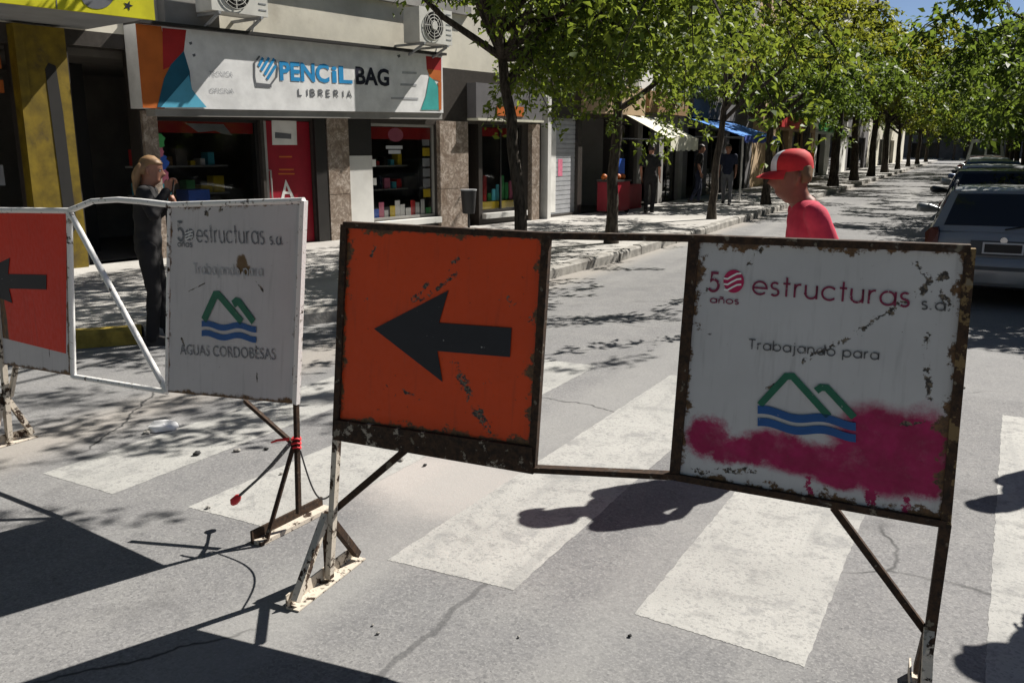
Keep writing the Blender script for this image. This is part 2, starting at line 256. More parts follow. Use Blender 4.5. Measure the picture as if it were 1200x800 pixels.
# ---------------------------------------------------------------- mesh helpers
class MB:
    def __init__(s): s.v = []; s.f = []; s.uv = None
    def add(s, vs, fs):
        b = len(s.v); s.v += [tuple(map(float, q)) for q in vs]; s.f += [tuple(b+i for i in f) for f in fs]; return s
    def box(s, x0, x1, y0, y1, z0, z1):
        return s.add([(x0, y0, z0), (x1, y0, z0), (x1, y1, z0), (x0, y1, z0), (x0, y0, z1), (x1, y0, z1), (x1, y1, z1), (x0, y1, z1)],
                     [(0, 3, 2, 1), (4, 5, 6, 7), (0, 1, 5, 4), (1, 2, 6, 5), (2, 3, 7, 6), (3, 0, 4, 7)])
    def pbox(s, pl, s0, s1, z0, z1, o0, o1):
        P = pl.P
        return s.add([P(s0, z0, o1), P(s1, z0, o1), P(s1, z0, o0), P(s0, z0, o0), P(s0, z1, o1), P(s1, z1, o1), P(s1, z1, o0), P(s0, z1, o0)],
                     [(0, 3, 2, 1), (4, 5, 6, 7), (0, 1, 5, 4), (1, 2, 6, 5), (2, 3, 7, 6), (3, 0, 4, 7)])
    def prism(s, pl, poly, o0, o1):
        """polygon [(s,z)] counter-clockwise seen from the front, from offset o0 (back) to o1 (front)"""
        n = len(poly); a = sum(poly[i][0]*poly[(i+1) % n][1]-poly[(i+1) % n][0]*poly[i][1] for i in range(n))
        if a < 0: poly = poly[::-1]
        vs = [pl.P(a_, z_, o1) for a_, z_ in poly]+[pl.P(a_, z_, o0) for a_, z_ in poly]
        return s.add(vs, [tuple(range(n)), tuple(range(2*n-1, n-1, -1))]+[(i, i+n, (i+1) % n+n, (i+1) % n) for i in range(n)])
    def tube(s, pts, rads, n=8, cap=True, ell=None):
        pts = [Vector(p) for p in pts]
        if not hasattr(rads, '__len__'): rads = [rads]*len(pts)
        b = len(s.v); prev = None
        for i, p in enumerate(pts):
            t = (pts[min(i+1, len(pts)-1)]-pts[max(i-1, 0)])
            t = t.normalized() if t.length > 1e-9 else Vector((0, 0, 1))
            if prev is None: x = t.cross(Vector((0, 0, 1)) if abs(t.z) < .9 else Vector((0, 1, 0))).normalized()
            else: x = (prev-t*prev.dot(t)).normalized()
            prev = x; y = t.cross(x)
            for k in range(n):
                a = 2*math.pi*k/n+math.pi/n; q = p+(x*math.cos(a)+y*math.sin(a))*rads[i]; s.v.append((q.x, q.y, q.z))
        for i in range(len(pts)-1):
            for k in range(n):
                k2 = (k+1) % n; s.f.append((b+i*n+k, b+i*n+k2, b+(i+1)*n+k2, b+(i+1)*n+k))
        if cap:
            s.f.append(tuple(b+k for k in range(n))[::-1]); e = b+(len(pts)-1)*n; s.f.append(tuple(e+k for k in range(n)))
        return s
    def bar(s, a, b, w, d, up=(0, 0, 1)):
        """rectangular bar from a to b, width w across, depth d along 'up'"""
        a, b = Vector(a), Vector(b); t = (b-a).normalized(); u = Vector(up); u = (u-t*u.dot(t)).normalized(); x = t.cross(u)
        vs = [p+x*sx*w/2+u*su*d/2 for p in (a, b) for sx, su in ((-1, -1), (1, -1), (1, 1), (-1, 1))]
        return s.add(vs, [(0, 1, 2, 3), (7, 6, 5, 4), (0, 4, 5, 1), (1, 5, 6, 2), (2, 6, 7, 3), (3, 7, 4, 0)])
    def mesh(s, name, mat=None, smooth=None):
        me = bpy.data.meshes.new(name); me.from_pydata(s.v, [], s.f)
        if mat: me.materials.append(M[mat])
        if s.uv:
            ul = me.uv_layers.new(name='UVMap')
            for lp in me.loops: ul.data[lp.index].uv = s.uv[lp.vertex_index]
        me.update()
        if smooth is not None:
            me.shade_smooth(); me.set_sharp_from_angle(angle=R_(smooth))
        return me
    def build(s, name, mat, parent=None, smooth=None, origin=None):
        if origin is not None:
            o_ = Vector(origin); s.v = [tuple(Vector(q)-o_) for q in s.v]
        ob = obj(name, s.mesh(name, mat, smooth), parent)
        if origin is not None: ob.location = origin
        return ob
def obj(name, me, parent=None):
    o = bpy.data.objects.new(name, me); COL.objects.link(o)
    if parent is not None: o.parent = parent
    return o
def tag(o, label, cat, group=None):
    o['label'] = label; o['category'] = cat
    if group: o['group'] = group
    return o
def thing(name, label, cat, loc=(0, 0, 0), rz=0, group=None):
    o = obj(name, None); o.location = loc; o.rotation_euler = (0, 0, rz); o.empty_display_size = .2; return tag(o, label, cat, group)
def struct(o): o['kind'] = 'structure'; return o
def copy_tree(o, parent=None):
    c = o.copy(); COL.objects.link(c); c.parent = parent
    for ch in list(o.children): copy_tree(ch, c)
    return c
def local(root, ob):
    """keep world-built geometry where it is under an Empty that stands elsewhere"""
    ob.parent = root; ob.matrix_parent_inverse = root.matrix_basis.inverted(); return ob
def sub_wall(mb, pl, s0, s1, z0, z1, holes, dep, o=0.0):
    ss = sorted({s0, s1, *[h[0] for h in holes], *[h[1] for h in holes]}); zs = sorted({z0, z1, *[h[2] for h in holes], *[h[3] for h in holes]})
    ss = [q for q in ss if s0 <= q <= s1]; zs = [q for q in zs if z0 <= q <= z1]
    for i in range(len(ss)-1):
        for j in range(len(zs)-1):
            a, b, c, d = ss[i], ss[i+1], zs[j], zs[j+1]; mx, mz = (a+b)/2, (c+d)/2
            if any(h[0] < mx < h[1] and h[2] < mz < h[3] for h in holes): continue
            mb.add([pl.P(a, c, o), pl.P(b, c, o), pl.P(b, d, o), pl.P(a, d, o)], [(0, 1, 2, 3)])
    for (a, b, c, d) in holes:
        q = [(a, c), (b, c), (b, d), (a, d)]
        for k in range(4):
            p0, p1 = q[k], q[(k+1) % 4]
            mb.add([pl.P(*p0, o), pl.P(*p0, o-dep), pl.P(*p1, o-dep), pl.P(*p1, o)], [(0, 1, 2, 3)])
    return mb
# stroke lettering (thin geometric sans) and outline lettering (built-in font)
def arc(cx, cy, rx, ry, a0, a1, n=14): return [(cx+rx*math.cos(R_(a0+(a1-a0)*k/n)), cy+ry*math.sin(R_(a0+(a1-a0)*k/n))) for k in range(n+1)]
GL = {'a': (1.0, [arc(.5, .5, .42, .46, 0, 360, 22), [(.93, .98), (.93, .02)]]), 'b': (1.0, [arc(.5, .5, .42, .46, 0, 360, 22), [(.07, 1.5), (.07, .02)]]), 'd': (1.0, [arc(.5, .5, .42, .46, 0, 360, 22), [(.93, 1.5), (.93, .02)]]),
      'p': (1.0, [arc(.5, .5, .42, .46, 0, 360, 22), [(.07, .98), (.07, -.42)]]), 'o': (.98, [arc(.49, .5, .43, .46, 0, 360, 22)]), 'e': (.98, [[(.07, .5)]+arc(.5, .5, .43, .46, 0, 320, 22)]), 'c': (.9, [arc(.5, .5, .43, .46, 42, 318, 20)]),
      's': (.62, [arc(.3, .74, .22, .22, 35, 250, 10)+arc(.3, .27, .24, .24, 80, -145, 10)]), 't': (.5, [[(.25, 1.4), (.25, .02)], [(.03, .95), (.47, .95)]]), 'r': (.52, [[(.1, .98), (.1, .02)], arc(.42, .58, .32, .38, 180, 80, 8)]),
      'u': (.86, [[(.08, .98), (.08, .4)]+arc(.42, .4, .34, .36, 180, 360, 12)+[(.76, .98), (.76, .02)]]), 'n': (.86, [[(.08, .98), (.08, .02)], [(.08, .55)]+arc(.42, .6, .34, .36, 180, 0, 12)+[(.76, .02)]]), 'j': (.34, [[(.2, .98), (.2, -.25)]+arc(.02, -.25, .18, .16, 0, -90, 6), [(.2, 1.28), (.2, 1.4)]]),
      'T': (.85, [[(.42, 1.45), (.42, .02)], [(.02, 1.42), (.82, 1.42)]]), '.': (.3, [[(.1, .03), (.1, .17)]]), ' ': (.45, []), '5': (.95, [[(.8, 1.45), (.28, 1.45), (.2, .85)]+arc(.42, .48, .42, .46, 120, -150, 16)]),
      'L': (.75, [[(.1, 1.45), (.1, .05), (.6, .05)]]), 'I': (.35, [[(.17, 1.45), (.17, .03)]]), 'B': (.9, [[(.1, .05), (.1, 1.42), (.45, 1.42)]+arc(.45, 1.08, .28, .34, 90, -90, 8)+[(.1, .74), (.48, .74)]+arc(.48, .395, .32, .345, 90, -90, 8)+[(.1, .05)]]),
      'R': (.9, [[(.1, .03), (.1, 1.42), (.45, 1.42)]+arc(.45, 1.06, .3, .36, 90, -90, 8)+[(.1, .7)], [(.42, .7), (.78, .03)]]), 'E': (.8, [[(.65, 1.42), (.1, 1.42), (.1, .05), (.65, .05)], [(.1, .74), (.6, .74)]]), 'A': (.95, [[(.03, .03), (.46, 1.45), (.9, .03)], [(.2, .5), (.73, .5)]]),
      '\u00f1': (.86, [[(.08, .98), (.08, .02)], [(.08, .55)]+arc(.42, .6, .34, .36, 180, 0, 12)+[(.76, .02)], [(.15, 1.25), (.35, 1.35), (.5, 1.25), (.7, 1.35)]])}
def ribbon(line, w):
    """flat stroke of width w along a 2-D polyline -> (verts, faces)"""
    L = [Vector(p) for p in line]; vs = []; fs = []; closed = (L[0]-L[-1]).length < 1e-4 and len(L) > 3
    for i, p in enumerate(L):
        a = L[i-1] if i > 0 else (L[-2] if closed else None); b = L[i+1] if i < len(L)-1 else (L[1] if closed else None)
        t0 = (p-a).normalized() if a is not None else None; t1 = (b-p).normalized() if b is not None else None
        t0 = t0 or t1; t1 = t1 or t0; t = t0+t1
        t = t.normalized() if t.length > 1e-6 else t0
        n = Vector((-t.y, t.x)); k = min(1.8, 1/max(.3, n.dot(Vector((-t0.y, t0.x)))))
        vs += [p+n*w/2*k, p-n*w/2*k]
    for i in range(len(L)-1): fs.append((2*i, 2*i+1, 2*i+3, 2*i+2))
    return vs, fs
def strokes(txt, sp=.16):
    x = 0; out = []
    for ch in txt:
        w, ls = GL[ch]; out += [[(x+a, b) for a, b in l] for l in ls]; x += w+sp
    return out, x-sp
class Quad:
    """an upright sign face given by the photo pixels of its four corners on a plane; maps text on it"""
    def __init__(s, pl, o): s.pl, s.o = pl, o
    def text(s, mb, txt, p0, p1, xh, w=.17, sp=.16, o=.003):
        a = np.array(s.pl.px(*p0, s.o)); b = np.array(s.pl.px(*p1, s.o)); e = (b-a); ls, wid = strokes(txt, sp); hx = e/wid
        up = np.array([-.0, 1.])*xh
        k = np.linalg.norm(hx)
        for l in ls:
            vs, fs = ribbon([(q[0]*k, q[1]*xh) for q in l], w*min(k, xh)*1.0)
            mb.add([s.pl.P(a[0]+hx[0]*v.x/k, a[1]+hx[1]*v.x/k+v.y, s.o+o) for v in vs], fs)
        return mb
    def font(s, mb, txt, p0, p1, h, bold=0.0, o=.003, shear=0):
        cu = bpy.data.curves.new('t', 'FONT'); cu.body = txt; cu.size = 1; cu.offset = bold; cu.resolution_u = 3; cu.shear = shear
        ob = bpy.data.objects.new('t', cu); COL.objects.link(ob); dg = bpy.context.evaluated_depsgraph_get(); me = bpy.data.meshes.new_from_object(ob.evaluated_get(dg))
        X = [v.co.x for v in me.vertices]; Y = [v.co.y for v in me.vertices]; x0, x1, y1 = min(X), max(X), max(Y)
        a = np.array(s.pl.px(*p0, s.o)); b = np.array(s.pl.px(*p1, s.o)); e = b-a
        vs = [s.pl.P(a[0]+e[0]*(v.co.x-x0)/(x1-x0), a[1]+e[1]*(v.co.x-x0)/(x1-x0)+v.co.y/y1*h, s.o+o) for v in me.vertices]
        mb.add(vs, [tuple(p.vertices) for p in me.polygons]); bpy.data.objects.remove(ob); bpy.data.curves.remove(cu); bpy.data.meshes.remove(me); return mb
    def poly(s, mb, pts, o=.002, th=.0015):
        mb.prism(s.pl, [s.pl.px(x, y, s.o) for x, y in pts], s.o+o-th, s.o+o); return mb
    def line(s, mb, pts, w, o=.003):
        L = [s.pl.px(x, y, s.o) for x, y in pts]; vs, fs = ribbon(L, w); return mb.add([s.pl.P(v.x, v.y, s.o+o) for v in vs], fs)
# ================================================================ GROUND
struct(MB().add([(-900, -700, -.03), (900, -700, -.03), (900, 1500, -.03), (-900, 1500, -.03)], [(0, 1, 2, 3)]).build('ground', 'asphalt'))
rd = MB()
rd.add([(-18, -16, 0), (40, -16, 0), (40, 170, 0), (-18, 170, 0)], [(0, 1, 2, 3)])
road = struct(rd.build('road', 'asphalt'))
# crosswalk stripes, corners read from the photograph
rs = random.Random(4)
def ragged(c, n=90, a=.004):
    out = []
    for i in range(4):
        p, q = c[i], c[(i+1) % 4]
        for k in range(n):
            f = k/n; j = a if 0 < k else 0
            out.append((p[0]+(q[0]-p[0])*f+rs.uniform(-j, j), p[1]+(q[1]-p[1])*f+rs.uniform(-j, j), .0014))
    return out
stripe_c = [((-5.36, 2.95), (-4.98, 2.9), (-4.75, 4.6), (-5.2, 4.6))]
nearL = [(-4.39, 2.82), (-3.32, 2.86), (-2.10, 2.85), (-.99, 2.92), (.20, 3.0)]
nearR = [(-3.80, 2.80), (-2.70, 2.86), (-1.49, 2.87), (-.35, 2.86), (.80, 3.0)]
for i in range(5):
    xl, yl = nearL[i]; xr, yr = nearR[i]
    stripe_c.append(((xl, yl), (xr, yr), (xr+.10, 6.5), (xl+.13, 6.5)))
for c in stripe_c[1:]:
    v = ragged(c); s_ = MB().add(v, [tuple(range(len(v)))]).build('crosswalk_stripe', 'road_paint', road)
# left sidewalk with single kerb stones
KP = [(-4.85, 170), (-4.85, 60), (-4.85, 40), (-4.85, 13), (-5.0, 11), (-5.08, 9.9), (-5.2, 8.8), (-5.5, 7.5), (-6.0, 6.3), (-6.6, 5.35), (-7.4, 4.4), (-8.3, 3.3), (-9.0, 2.0), (-9.5, 0), (-9.9, -4), (-10.2, -12)]
KW, KH = .16, .15
def offset_poly(P, d):
    out = []
    for i, p in enumerate(P):
        a = Vector(P[max(0, i-1)]); b = Vector(P[min(len(P)-1, i+1)]); t = (b-a).normalized(); n = Vector((t.y, -t.x)); out.append((p[0]+n.x*d, p[1]+n.y*d))
    return out
KI = offset_poly(KP, KW*.9)
def inward(P, x): return [(x, p[1]) for p in P]
sw = MB(); IN = inward(KI, -17)
for i in range(len(KI)-1):
    a, b, c, d = KI[i], KI[i+1], IN[i+1], IN[i]
    sw.add([(*a, KH), (*d, KH), (*c, KH), (*b, KH)], [(0, 1, 2, 3)])
side_l = struct(sw.build('sidewalk_left', 'sidewalk_concrete'))
def kerb_stone(p, q, yellow, parent, rr, w=KW):
    a, b = Vector((*p, 0)), Vector((*q, 0)); t = (b-a); L = t.length; t.normalize(); n = Vector((t.y, -t.x, 0)); g_ = .012
    h = KH+.004+rr.uniform(-.012, .012); j = rr.uniform(-.012, .012); pr = []
    for (u, v) in ((0, -.02), (.0, h-.03), (.03, h), (w, h), (w, -.02)): pr.append((u+j, v))
    vs = [a+t*g_+n*u+Vector((0, 0, v)) for u, v in pr]+[b-t*g_+n*u+Vector((0, 0, v)) for u, v in pr]; k = len(pr)
    fs = [tuple(range(k))[::-1], tuple(range(k, 2*k))]+[(i, (i+1) % k, (i+1) % k+k, i+k) for i in range(k)]
    return MB().add(vs, fs).build('kerb_stone', 'kerb_yellow' if yellow else 'kerb_stone', parent)
rk = random.Random(8)
for i in range(1, len(KP)-1):
    a, b = Vector(KP[i]), Vector(KP[i+1]); n = max(1, round((b-a).length/1.0))
    if i == 1: n = 10
    for k in range(n):
        p, q = a.lerp(b, k/n), a.lerp(b, (k+1)/n); kerb_stone(p, q, (p.y < 6.1 and p.y > 4.0), side_l, rk)
kerb_stone(KP[0], KP[1], False, side_l, rk)
# right sidewalk
sr = MB(); RP = [(1.5, 170), (1.5, 14), (1.55, 11.5), (2.1, 9.8), (3.4, 8.8), (6, 8.4), (14, 8.2)]
RI = offset_poly(RP, -KW*.9)
for i in range(len(RI)-1):
    a, b = RI[i], RI[i+1]
    sr.add([(*a, KH), (*b, KH), (16, b[1], KH), (16, a[1], KH)], [(0, 1, 2, 3)])
side_r = struct(sr.build('sidewalk_right', 'sidewalk_concrete'))
for i in range(len(RP)-1):
    a, b = Vector(RP[i]), Vector(RP[i+1]); n = max(1, round((b-a).length/1.2)) if i else 24
    for k in range(n): kerb_stone(b.lerp(a, 1-(k)/n-1/n), b.lerp(a, 1-k/n), False, side_r, rk)

# ================================================================ BUILDINGS
def part(root, mb, name, mat, parent=None, smooth=None):
    o = mb.build(name, mat, None, smooth)
    if parent is not None: o.parent = parent
    else: local(root, o)
    return o
def window(root, pl, a, b, c, d, dep=.18, mul=1, rail=False, blind=None, frame='alu_frame', gl='window_glass', name='window'):
    m = MB(); w = .05; o0, o1 = -dep-.05, -dep
    m.pbox(pl, a+.002, b-.002, c+.002, c+w, o0, o1).pbox(pl, a+.002, b-.002, d-w, d-.002, o0, o1).pbox(pl, a+.002, a+w, c+w, d-w, o0, o1).pbox(pl, b-w, b-.002, c+w, d-w, o0, o1)
    for k in range(1, mul+1): x = a+(b-a)*k/(mul+1); m.pbox(pl, x-.02, x+.02, c+w, d-w, o0+.004, o1-.004)
    win = part(root, m, name, frame)
    for k in range(mul+1):
        x0 = a+(b-a)*k/(mul+1)+.03; x1 = a+(b-a)*(k+1)/(mul+1)-.03
        part(root, MB().pbox(pl, x0, x1, c+w-.01, d-w+.01, -dep-.03, -dep-.022), 'pane', gl, win)
    if blind: part(root, MB().pbox(pl, a+.06, b-.06, d-(d-c)*blind, d-.05, -dep-.09, -dep-.07), 'blind', 'paper', win)
    return win
def balcony(root, pl, a, b, z, dep=.9, mat='grey_render'):
    s = part(root, MB().pbox(pl, a, b, z-.16, z, .002, dep), 'balcony', mat)
    r = MB(); r.pbox(pl, a+.03, b-.03, z+.92, z+.96, dep-.07, dep-.03).pbox(pl, a+.03, b-.03, z+.06, z+.09, dep-.07, dep-.03)
    for e in (a+.03, b-.07): r.pbox(pl, e, e+.04, z+.921, z+.955, .01, dep-.07)
    rail = part(root, r, 'railing', 'iron_dark', s)
    n = int((b-a-.1)/.11); bars = MB()
    for k in range(n+1): x = a+.06+(b-a-.14)*k/n; bars.pbox(pl, x, x+.018, z+.001, z+.92, dep-.06, dep-.042)
    part(root, bars, 'baluster', 'iron_dark', s)
def shell(root, pl, s0, s1, H, holes, mat, thick=.3, depth=8, name='wall', base=None, bh=3.3):
    if base:
        part(root, sub_wall(MB(), pl, s0, s1, 0, bh, [h for h in holes if h[3] <= bh], thick), 'ground_floor_cladding', base); w = sub_wall(MB(), pl, s0, s1, bh, H, [h for h in holes if h[2] >= bh], thick)
    else: w = sub_wall(MB(), pl, s0, s1, 0, H, holes, thick)
    P = pl.P
    w.add([P(s0, 0, 0), P(s0, H, 0), P(s0, H, -depth), P(s0, 0, -depth)], [(0, 1, 2, 3)]); w.add([P(s1, 0, 0), P(s1, 0, -depth), P(s1, H, -depth), P(s1, H, 0)], [(0, 1, 2, 3)])
    w.add([P(s0, 0, -depth), P(s0, H, -depth), P(s1, H, -depth), P(s1, 0, -depth)], [(0, 1, 2, 3)])
    ww = part(root, w, name, mat)
    rf = MB().pbox(pl, s0-.0, s1+.0, H, H+.12, -depth, .12); part(root, rf, 'roof', 'roof_grey')
    # rooms behind the openings
    rm = MB(); zs = [.16]
    z = 3.1
    while z < H-.4: zs.append(z); z += 3.0
    for z in zs: rm.pbox(pl, s0+.05, s1-.05, z-.1, z, -depth+.1, -.31)
    rm.pbox(pl, s0+.05, s1-.05, .1, H-.05, -3.6, -3.5)
    part(root, rm, 'interior', 'interior'); return ww
def ac_unit(pl, x0, x1, z0, z1, label, dep=.40, fan='front'):
    c = pl.P((x0+x1)/2, z0, 0); r = thing('air_conditioner', label, 'air conditioner', c)
    body = part(r, MB().pbox(pl, x0, x1, z0, z1, .34, .34+dep), 'casing', 'ac_white')
    cx = x0+(x1-x0)*.42; cz = (z0+z1)/2; rr = min(x1-x0, z1-z0)*.41
    g = MB(); ring = [(cx+rr*math.cos(2*math.pi*k/24), cz+rr*math.sin(2*math.pi*k/24)) for k in range(24)]
    part(r, MB().prism(pl, ring, .34+dep, .34+dep+.006), 'fan_opening', 'dark_void', body)
    for q in (1.0, .78, .56, .34):
        lp = [pl.P(cx+rr*q*math.cos(2*math.pi*k/24), cz+rr*q*math.sin(2*math.pi*k/24), .36+dep) for k in range(25)]; g.tube(lp, .006, 4, False)
    for k in range(8): a = math.pi*k/4; g.tube([pl.P(cx, cz, .36+dep), pl.P(cx+rr*math.cos(a), cz+rr*math.sin(a), .36+dep)], .006, 4)
    part(r, g, 'fan_grille', 'ac_white', body)
    hub = [(cx+.07*math.cos(2*math.pi*k/12), cz+.07*math.sin(2*math.pi*k/12)) for k in range(12)]; part(r, MB().prism(pl, hub, .35+dep, .38+dep), 'fan_hub', 'ac_white', body)
    sl = MB()
    for k in range(6): z = z0+.08+(z1-z0-.16)*k/5; sl.pbox(pl, x1-.16, x1-.03, z, z+.02, .34+dep, .345+dep)
    part(r, sl, 'vent_slots', 'steel_grey', body)
    for x in (x0+.12, x1-.12):
        b = MB().bar(pl.P(x, z0-.02, .0), pl.P(x, z0-.02, .75), .04, .04).bar(pl.P(x, z0-.34, .0), pl.P(x, z0-.04, .7), .035, .035); part(r, b, 'bracket', 'steel_grey')
    part(r, MB().tube([pl.P(x1, z0+.12, .3), pl.P(x1+.1, z0+.08, .3), pl.P(x1+.12, z0-.15, .15), pl.P(x1+.12, z0-.5, .03), pl.P(x1+.13, z0-1.0, .03)], .018, 6), 'hose', 'paper', None, 60)
    return r
# ---- corner building with the stationery shop
PA = Plane(gp(375, 283, .15)[:2], ang=R_(11))
rA = thing('corner_building', 'cream corner building with balcony above the white and blue shop sign', 'building', PA.P(0, .15, 0))
holesA = [(-11.5, -4.75, .15, 3.05), (-4.08, -3.16, .15, 3.1), (-2.9, -1.1, .45, 2.2), (-1.04, -.06, .15, 2.2), (1.29, 3.0, .42, 2.2), (3.92, 4.3, .15, 2.25), (4.42, 5.8, .4, 2.25)]
upA = []
for k in range(-3, 2): upA += [(k*3.1-1.6, k*3.1-.2, 4.55, 6.5), (k*3.1-1.6, k*3.1-.2, 7.6, 9.4)]
shell(rA, PA, -16, 6.3, 10.8, holesA+upA, 'cream_render', .3, 9, base='cladding_dark')
for i, (a, b, c, d) in enumerate(upA): window(rA, PA, a, b, c, d, .2, 1, blind=.3+.3*((i*7) % 3)/3)
for z in (4.5, 7.55):
    for a in (-8.5, -.6, ): balcony(rA, PA, a, a+4.6, z, .10 if z < 5 else .8)
part(rA, MB().pbox(PA, -2.74, -1.86, 3.36, 4.3, .002, .2), 'pier', 'grey_render')
# marble pilasters
for a, b, o in ((-3.14, -2.92, .07), (.22, .70, .06), (3.02, 3.86, .10), (6.0, 6.28, .12)):
    for z0, z1 in ((.15, .95), (.958, 2.28)): part(rA, MB().pbox(PA, a, b, z0, z1, .002, o), 'marble_slab', 'veined_marble')
part(rA, MB().pbox(PA, .72, 1.27, .15, 1.62, .002, .03), 'stone_panel', 'white_render'); part(rA, MB().pbox(PA, .72, 1.27, 1.63, 2.28, .002, .028), 'dark_panel', 'dark_void')
part(rA, MB().pbox(PA, -.045, .2, .15, 2.28, .002, .05), 'steel_jamb', 'black_frame')
# stationery shop
w1 = window(rA, PA, -2.9, -1.1, .45, 2.2, .08, 0, gl='shop_glass', name='shop_window', frame='black_frame')
w2 = window(rA, PA, 1.29, 3.0, .42, 2.2, .05, 0, gl='shop_glass', name='shop_window', frame='alu_frame')
w3 = window(rA, PA, 4.42, 5.8, .4, 2.25, .05, 1, gl='shop_glass', name='shop_window', frame='black_frame')
dr = part(rA, MB().pbox(PA, -1.03, -.07, .16, 2.19, -.12, -.06), 'door', 'poster_red'); part(rA, MB().pbox(PA, -1.035, -.98, .16, 2.19, -.06, -.02), 'door_edge', 'alu_frame', dr)
QA = Quad(PA, -.06)
part(rA, QA.poly(MB(), [(318, 141), (347, 141), (348, 170), (319, 170)], .004), 'notice', 'paper', dr); part(rA, QA.poly(MB(), [(322, 155), (341, 157), (341, 163), (322, 162)], .007), 'notice_logo', 'letter_grey', dr)
qa = MB()
for y, x0, x1 in ((183, 327, 342), (198, 327, 344), (203, 326, 345)): QA.poly(qa, [(x0, y), (x1, y), (x1, y+1.6), (x0, y+1.6)], .004)
part(rA, qa, 'poster_print', 'sign_orange', dr); part(rA, QA.line(QA.line(MB(), [(331, 233), (335, 214), (343, 232)], .06, .004), [(332, 226), (341, 226)], .04, .0045), 'door_decal', 'paper', dr)
hd = part(rA, MB().tube([PA.P(-.95, .9, -.06), PA.P(-.95, .9, .0), PA.P(-.95, 1.4, .0), PA.P(-.95, 1.4, -.06)], .014, 8), 'door_handle', 'alu_frame', dr)
Q1 = Quad(PA, -.11)
part(rA, MB().pbox(PA, -2.84, -1.16, 1.98, 2.15, -.135, -.125), 'red_band', 'sign_red', w1); part(rA, MB().prism(PA, [(-2.35, 2.12), (-1.7, 2.12), (-1.55, 1.95), (-1.75, 1.98), (-1.85, 2.02), (-2.15, 1.99)], -.124, -.121), 'band_emblem', 'steel_grey', w1)
for (cx, cz, rr, mt) in ((-2.78, 1.86, .09, 'toy_green'), (-2.80, 1.70, .07, 'toy_pink'), (-2.77, 1.55, .10, 'toy_blue'), (-2.78, 1.35, .10, 'toy_pink'), (-2.76, 1.18, .10, 'toy_cyan'), (-2.72, 1.0, .11, 'toy_cyan')):
    ring = [(max(-2.86, cx-.03+rr*.9*math.cos(2*math.pi*k/16)*(1+.25*math.sin(3*k+cz*9))), cz+rr*1.15*math.sin(2*math.pi*k/16)) for k in range(16)]; part(rA, MB().prism(PA, ring, -.098, -.094+.01*(cz-1)*.2), 'sticker', mt, w1)
Q2 = Quad(PA, -.08)
part(rA, MB().pbox(PA, 1.36, 2.94, 1.92, 2.14, -.105, -.095), 'red_band', 'sign_red', w2)
part(rA, MB().prism(PA, [(2.0+.2*math.cos(2*math.pi*k/16), 2.0+.13*math.sin(2*math.pi*k/16)) for k in range(16)], -.094, -.09), 'band_emblem', 'toy_pink', w2)
part(rA, MB().pbox(PA, 1.72, 2.15, 1.74, 1.8, -.072, -.07).pbox(PA, 1.78, 2.1, 1.65, 1.72, -.072, -.07), 'window_lettering', 'letter_pale', w2)
for z in (1.42, 1.08): part(rA, MB().pbox(PA, 1.35, 1.45, z, z+.13, -.072, -.068), 'sticker', 'paper', w2)
rq = random.Random(3); mats = ['toy_red', 'toy_yellow', 'toy_blue', 'toy_green', 'toy_pink', 'toy_cyan', 'paper']
for k in range(11):   # coloured cards standing along the sill of the display window
    x = 1.38+k*.14; h = rq.uniform(.12, .30); part(rA, MB().pbox(PA, x, x+rq.uniform(.1, .16), .47, .47+h, -.1-.004*(k % 3), -.094-.004*(k % 3)), 'display_card', rq.choice(mats), w2)
for k in range(6): z = .8+k*.2; part(rA, MB().pbox(PA, 2.72, 2.92, z, z+.16, -.1-.003*(k % 2), -.096-.003*(k % 2)), 'display_card', rq.choice(['toy_cyan', 'steel_grey', 'toy_pink', 'roller_steel', 'toy_yellow']), w2)
part(rA, MB().pbox(PA, 1.30, 3.0, .30, .41, .003, .14), 'sill', 'white_render', w2)
part(rA, MB().pbox(PA, 4.5, 5.72, .46, .62, -.11, -.1), 'yellow_band', 'toy_yellow', w3)
for k in range(8): x = 4.5+k*.15; part(rA, MB().pbox(PA, x, x+.11, .63, .63+rq.uniform(.15, .6), -.2, -.17), 'display_card', rq.choice(mats), w3)
part(rA, MB().pbox(PA, 4.5, 5.7, 2.0, 2.18, -.11, -.1), 'red_band', 'sign_red', w3); part(rA, MB().pbox(PA, 4.40, 5.85, .28, .39, .003, .12), 'sill', 'white_render', w3)
# things inside the shop: a shelf with boxes, a blue box
for k, (z, dpt) in enumerate(((1.0, -.9), (1.45, -.9))):
    sh = part(rA, MB().pbox(PA, -2.8, -1.15, z, z+.03, dpt-.3, dpt), 'shelf', 'alu_frame')
    x = -2.75
    while x < -1.35:
        w_ = rq.uniform(.08, .22); part(rA, MB().pbox(PA, x, x+w_, z+.031, z+rq.uniform(.1, .3), dpt-.25, dpt-.05), 'goods_box', rq.choice(mats+['interior', 'interior', 'shelf_wood']), sh); x += w_+rq.uniform(.02, .15)
for z in (.95, 1.4):
    sh = part(rA, MB().pbox(PA, 1.4, 2.7, z, z+.025, -.75, -.5), 'shelf', 'alu_frame'); x = 1.45
    while x < 2.5: w_ = rq.uniform(.07, .2); part(rA, MB().pbox(PA, x, x+w_, z+.026, z+rq.uniform(.1, .28), -.72, -.55), 'goods_box', rq.choice(mats+['interior', 'cloth_navy', 'dark_void']), sh); x += w_+rq.uniform(.02, .12)
part(rA, MB().pbox(PA, -2.35, -1.98, .62, 1.12, -.55, -.2), 'blue_box', 'toy_blue')
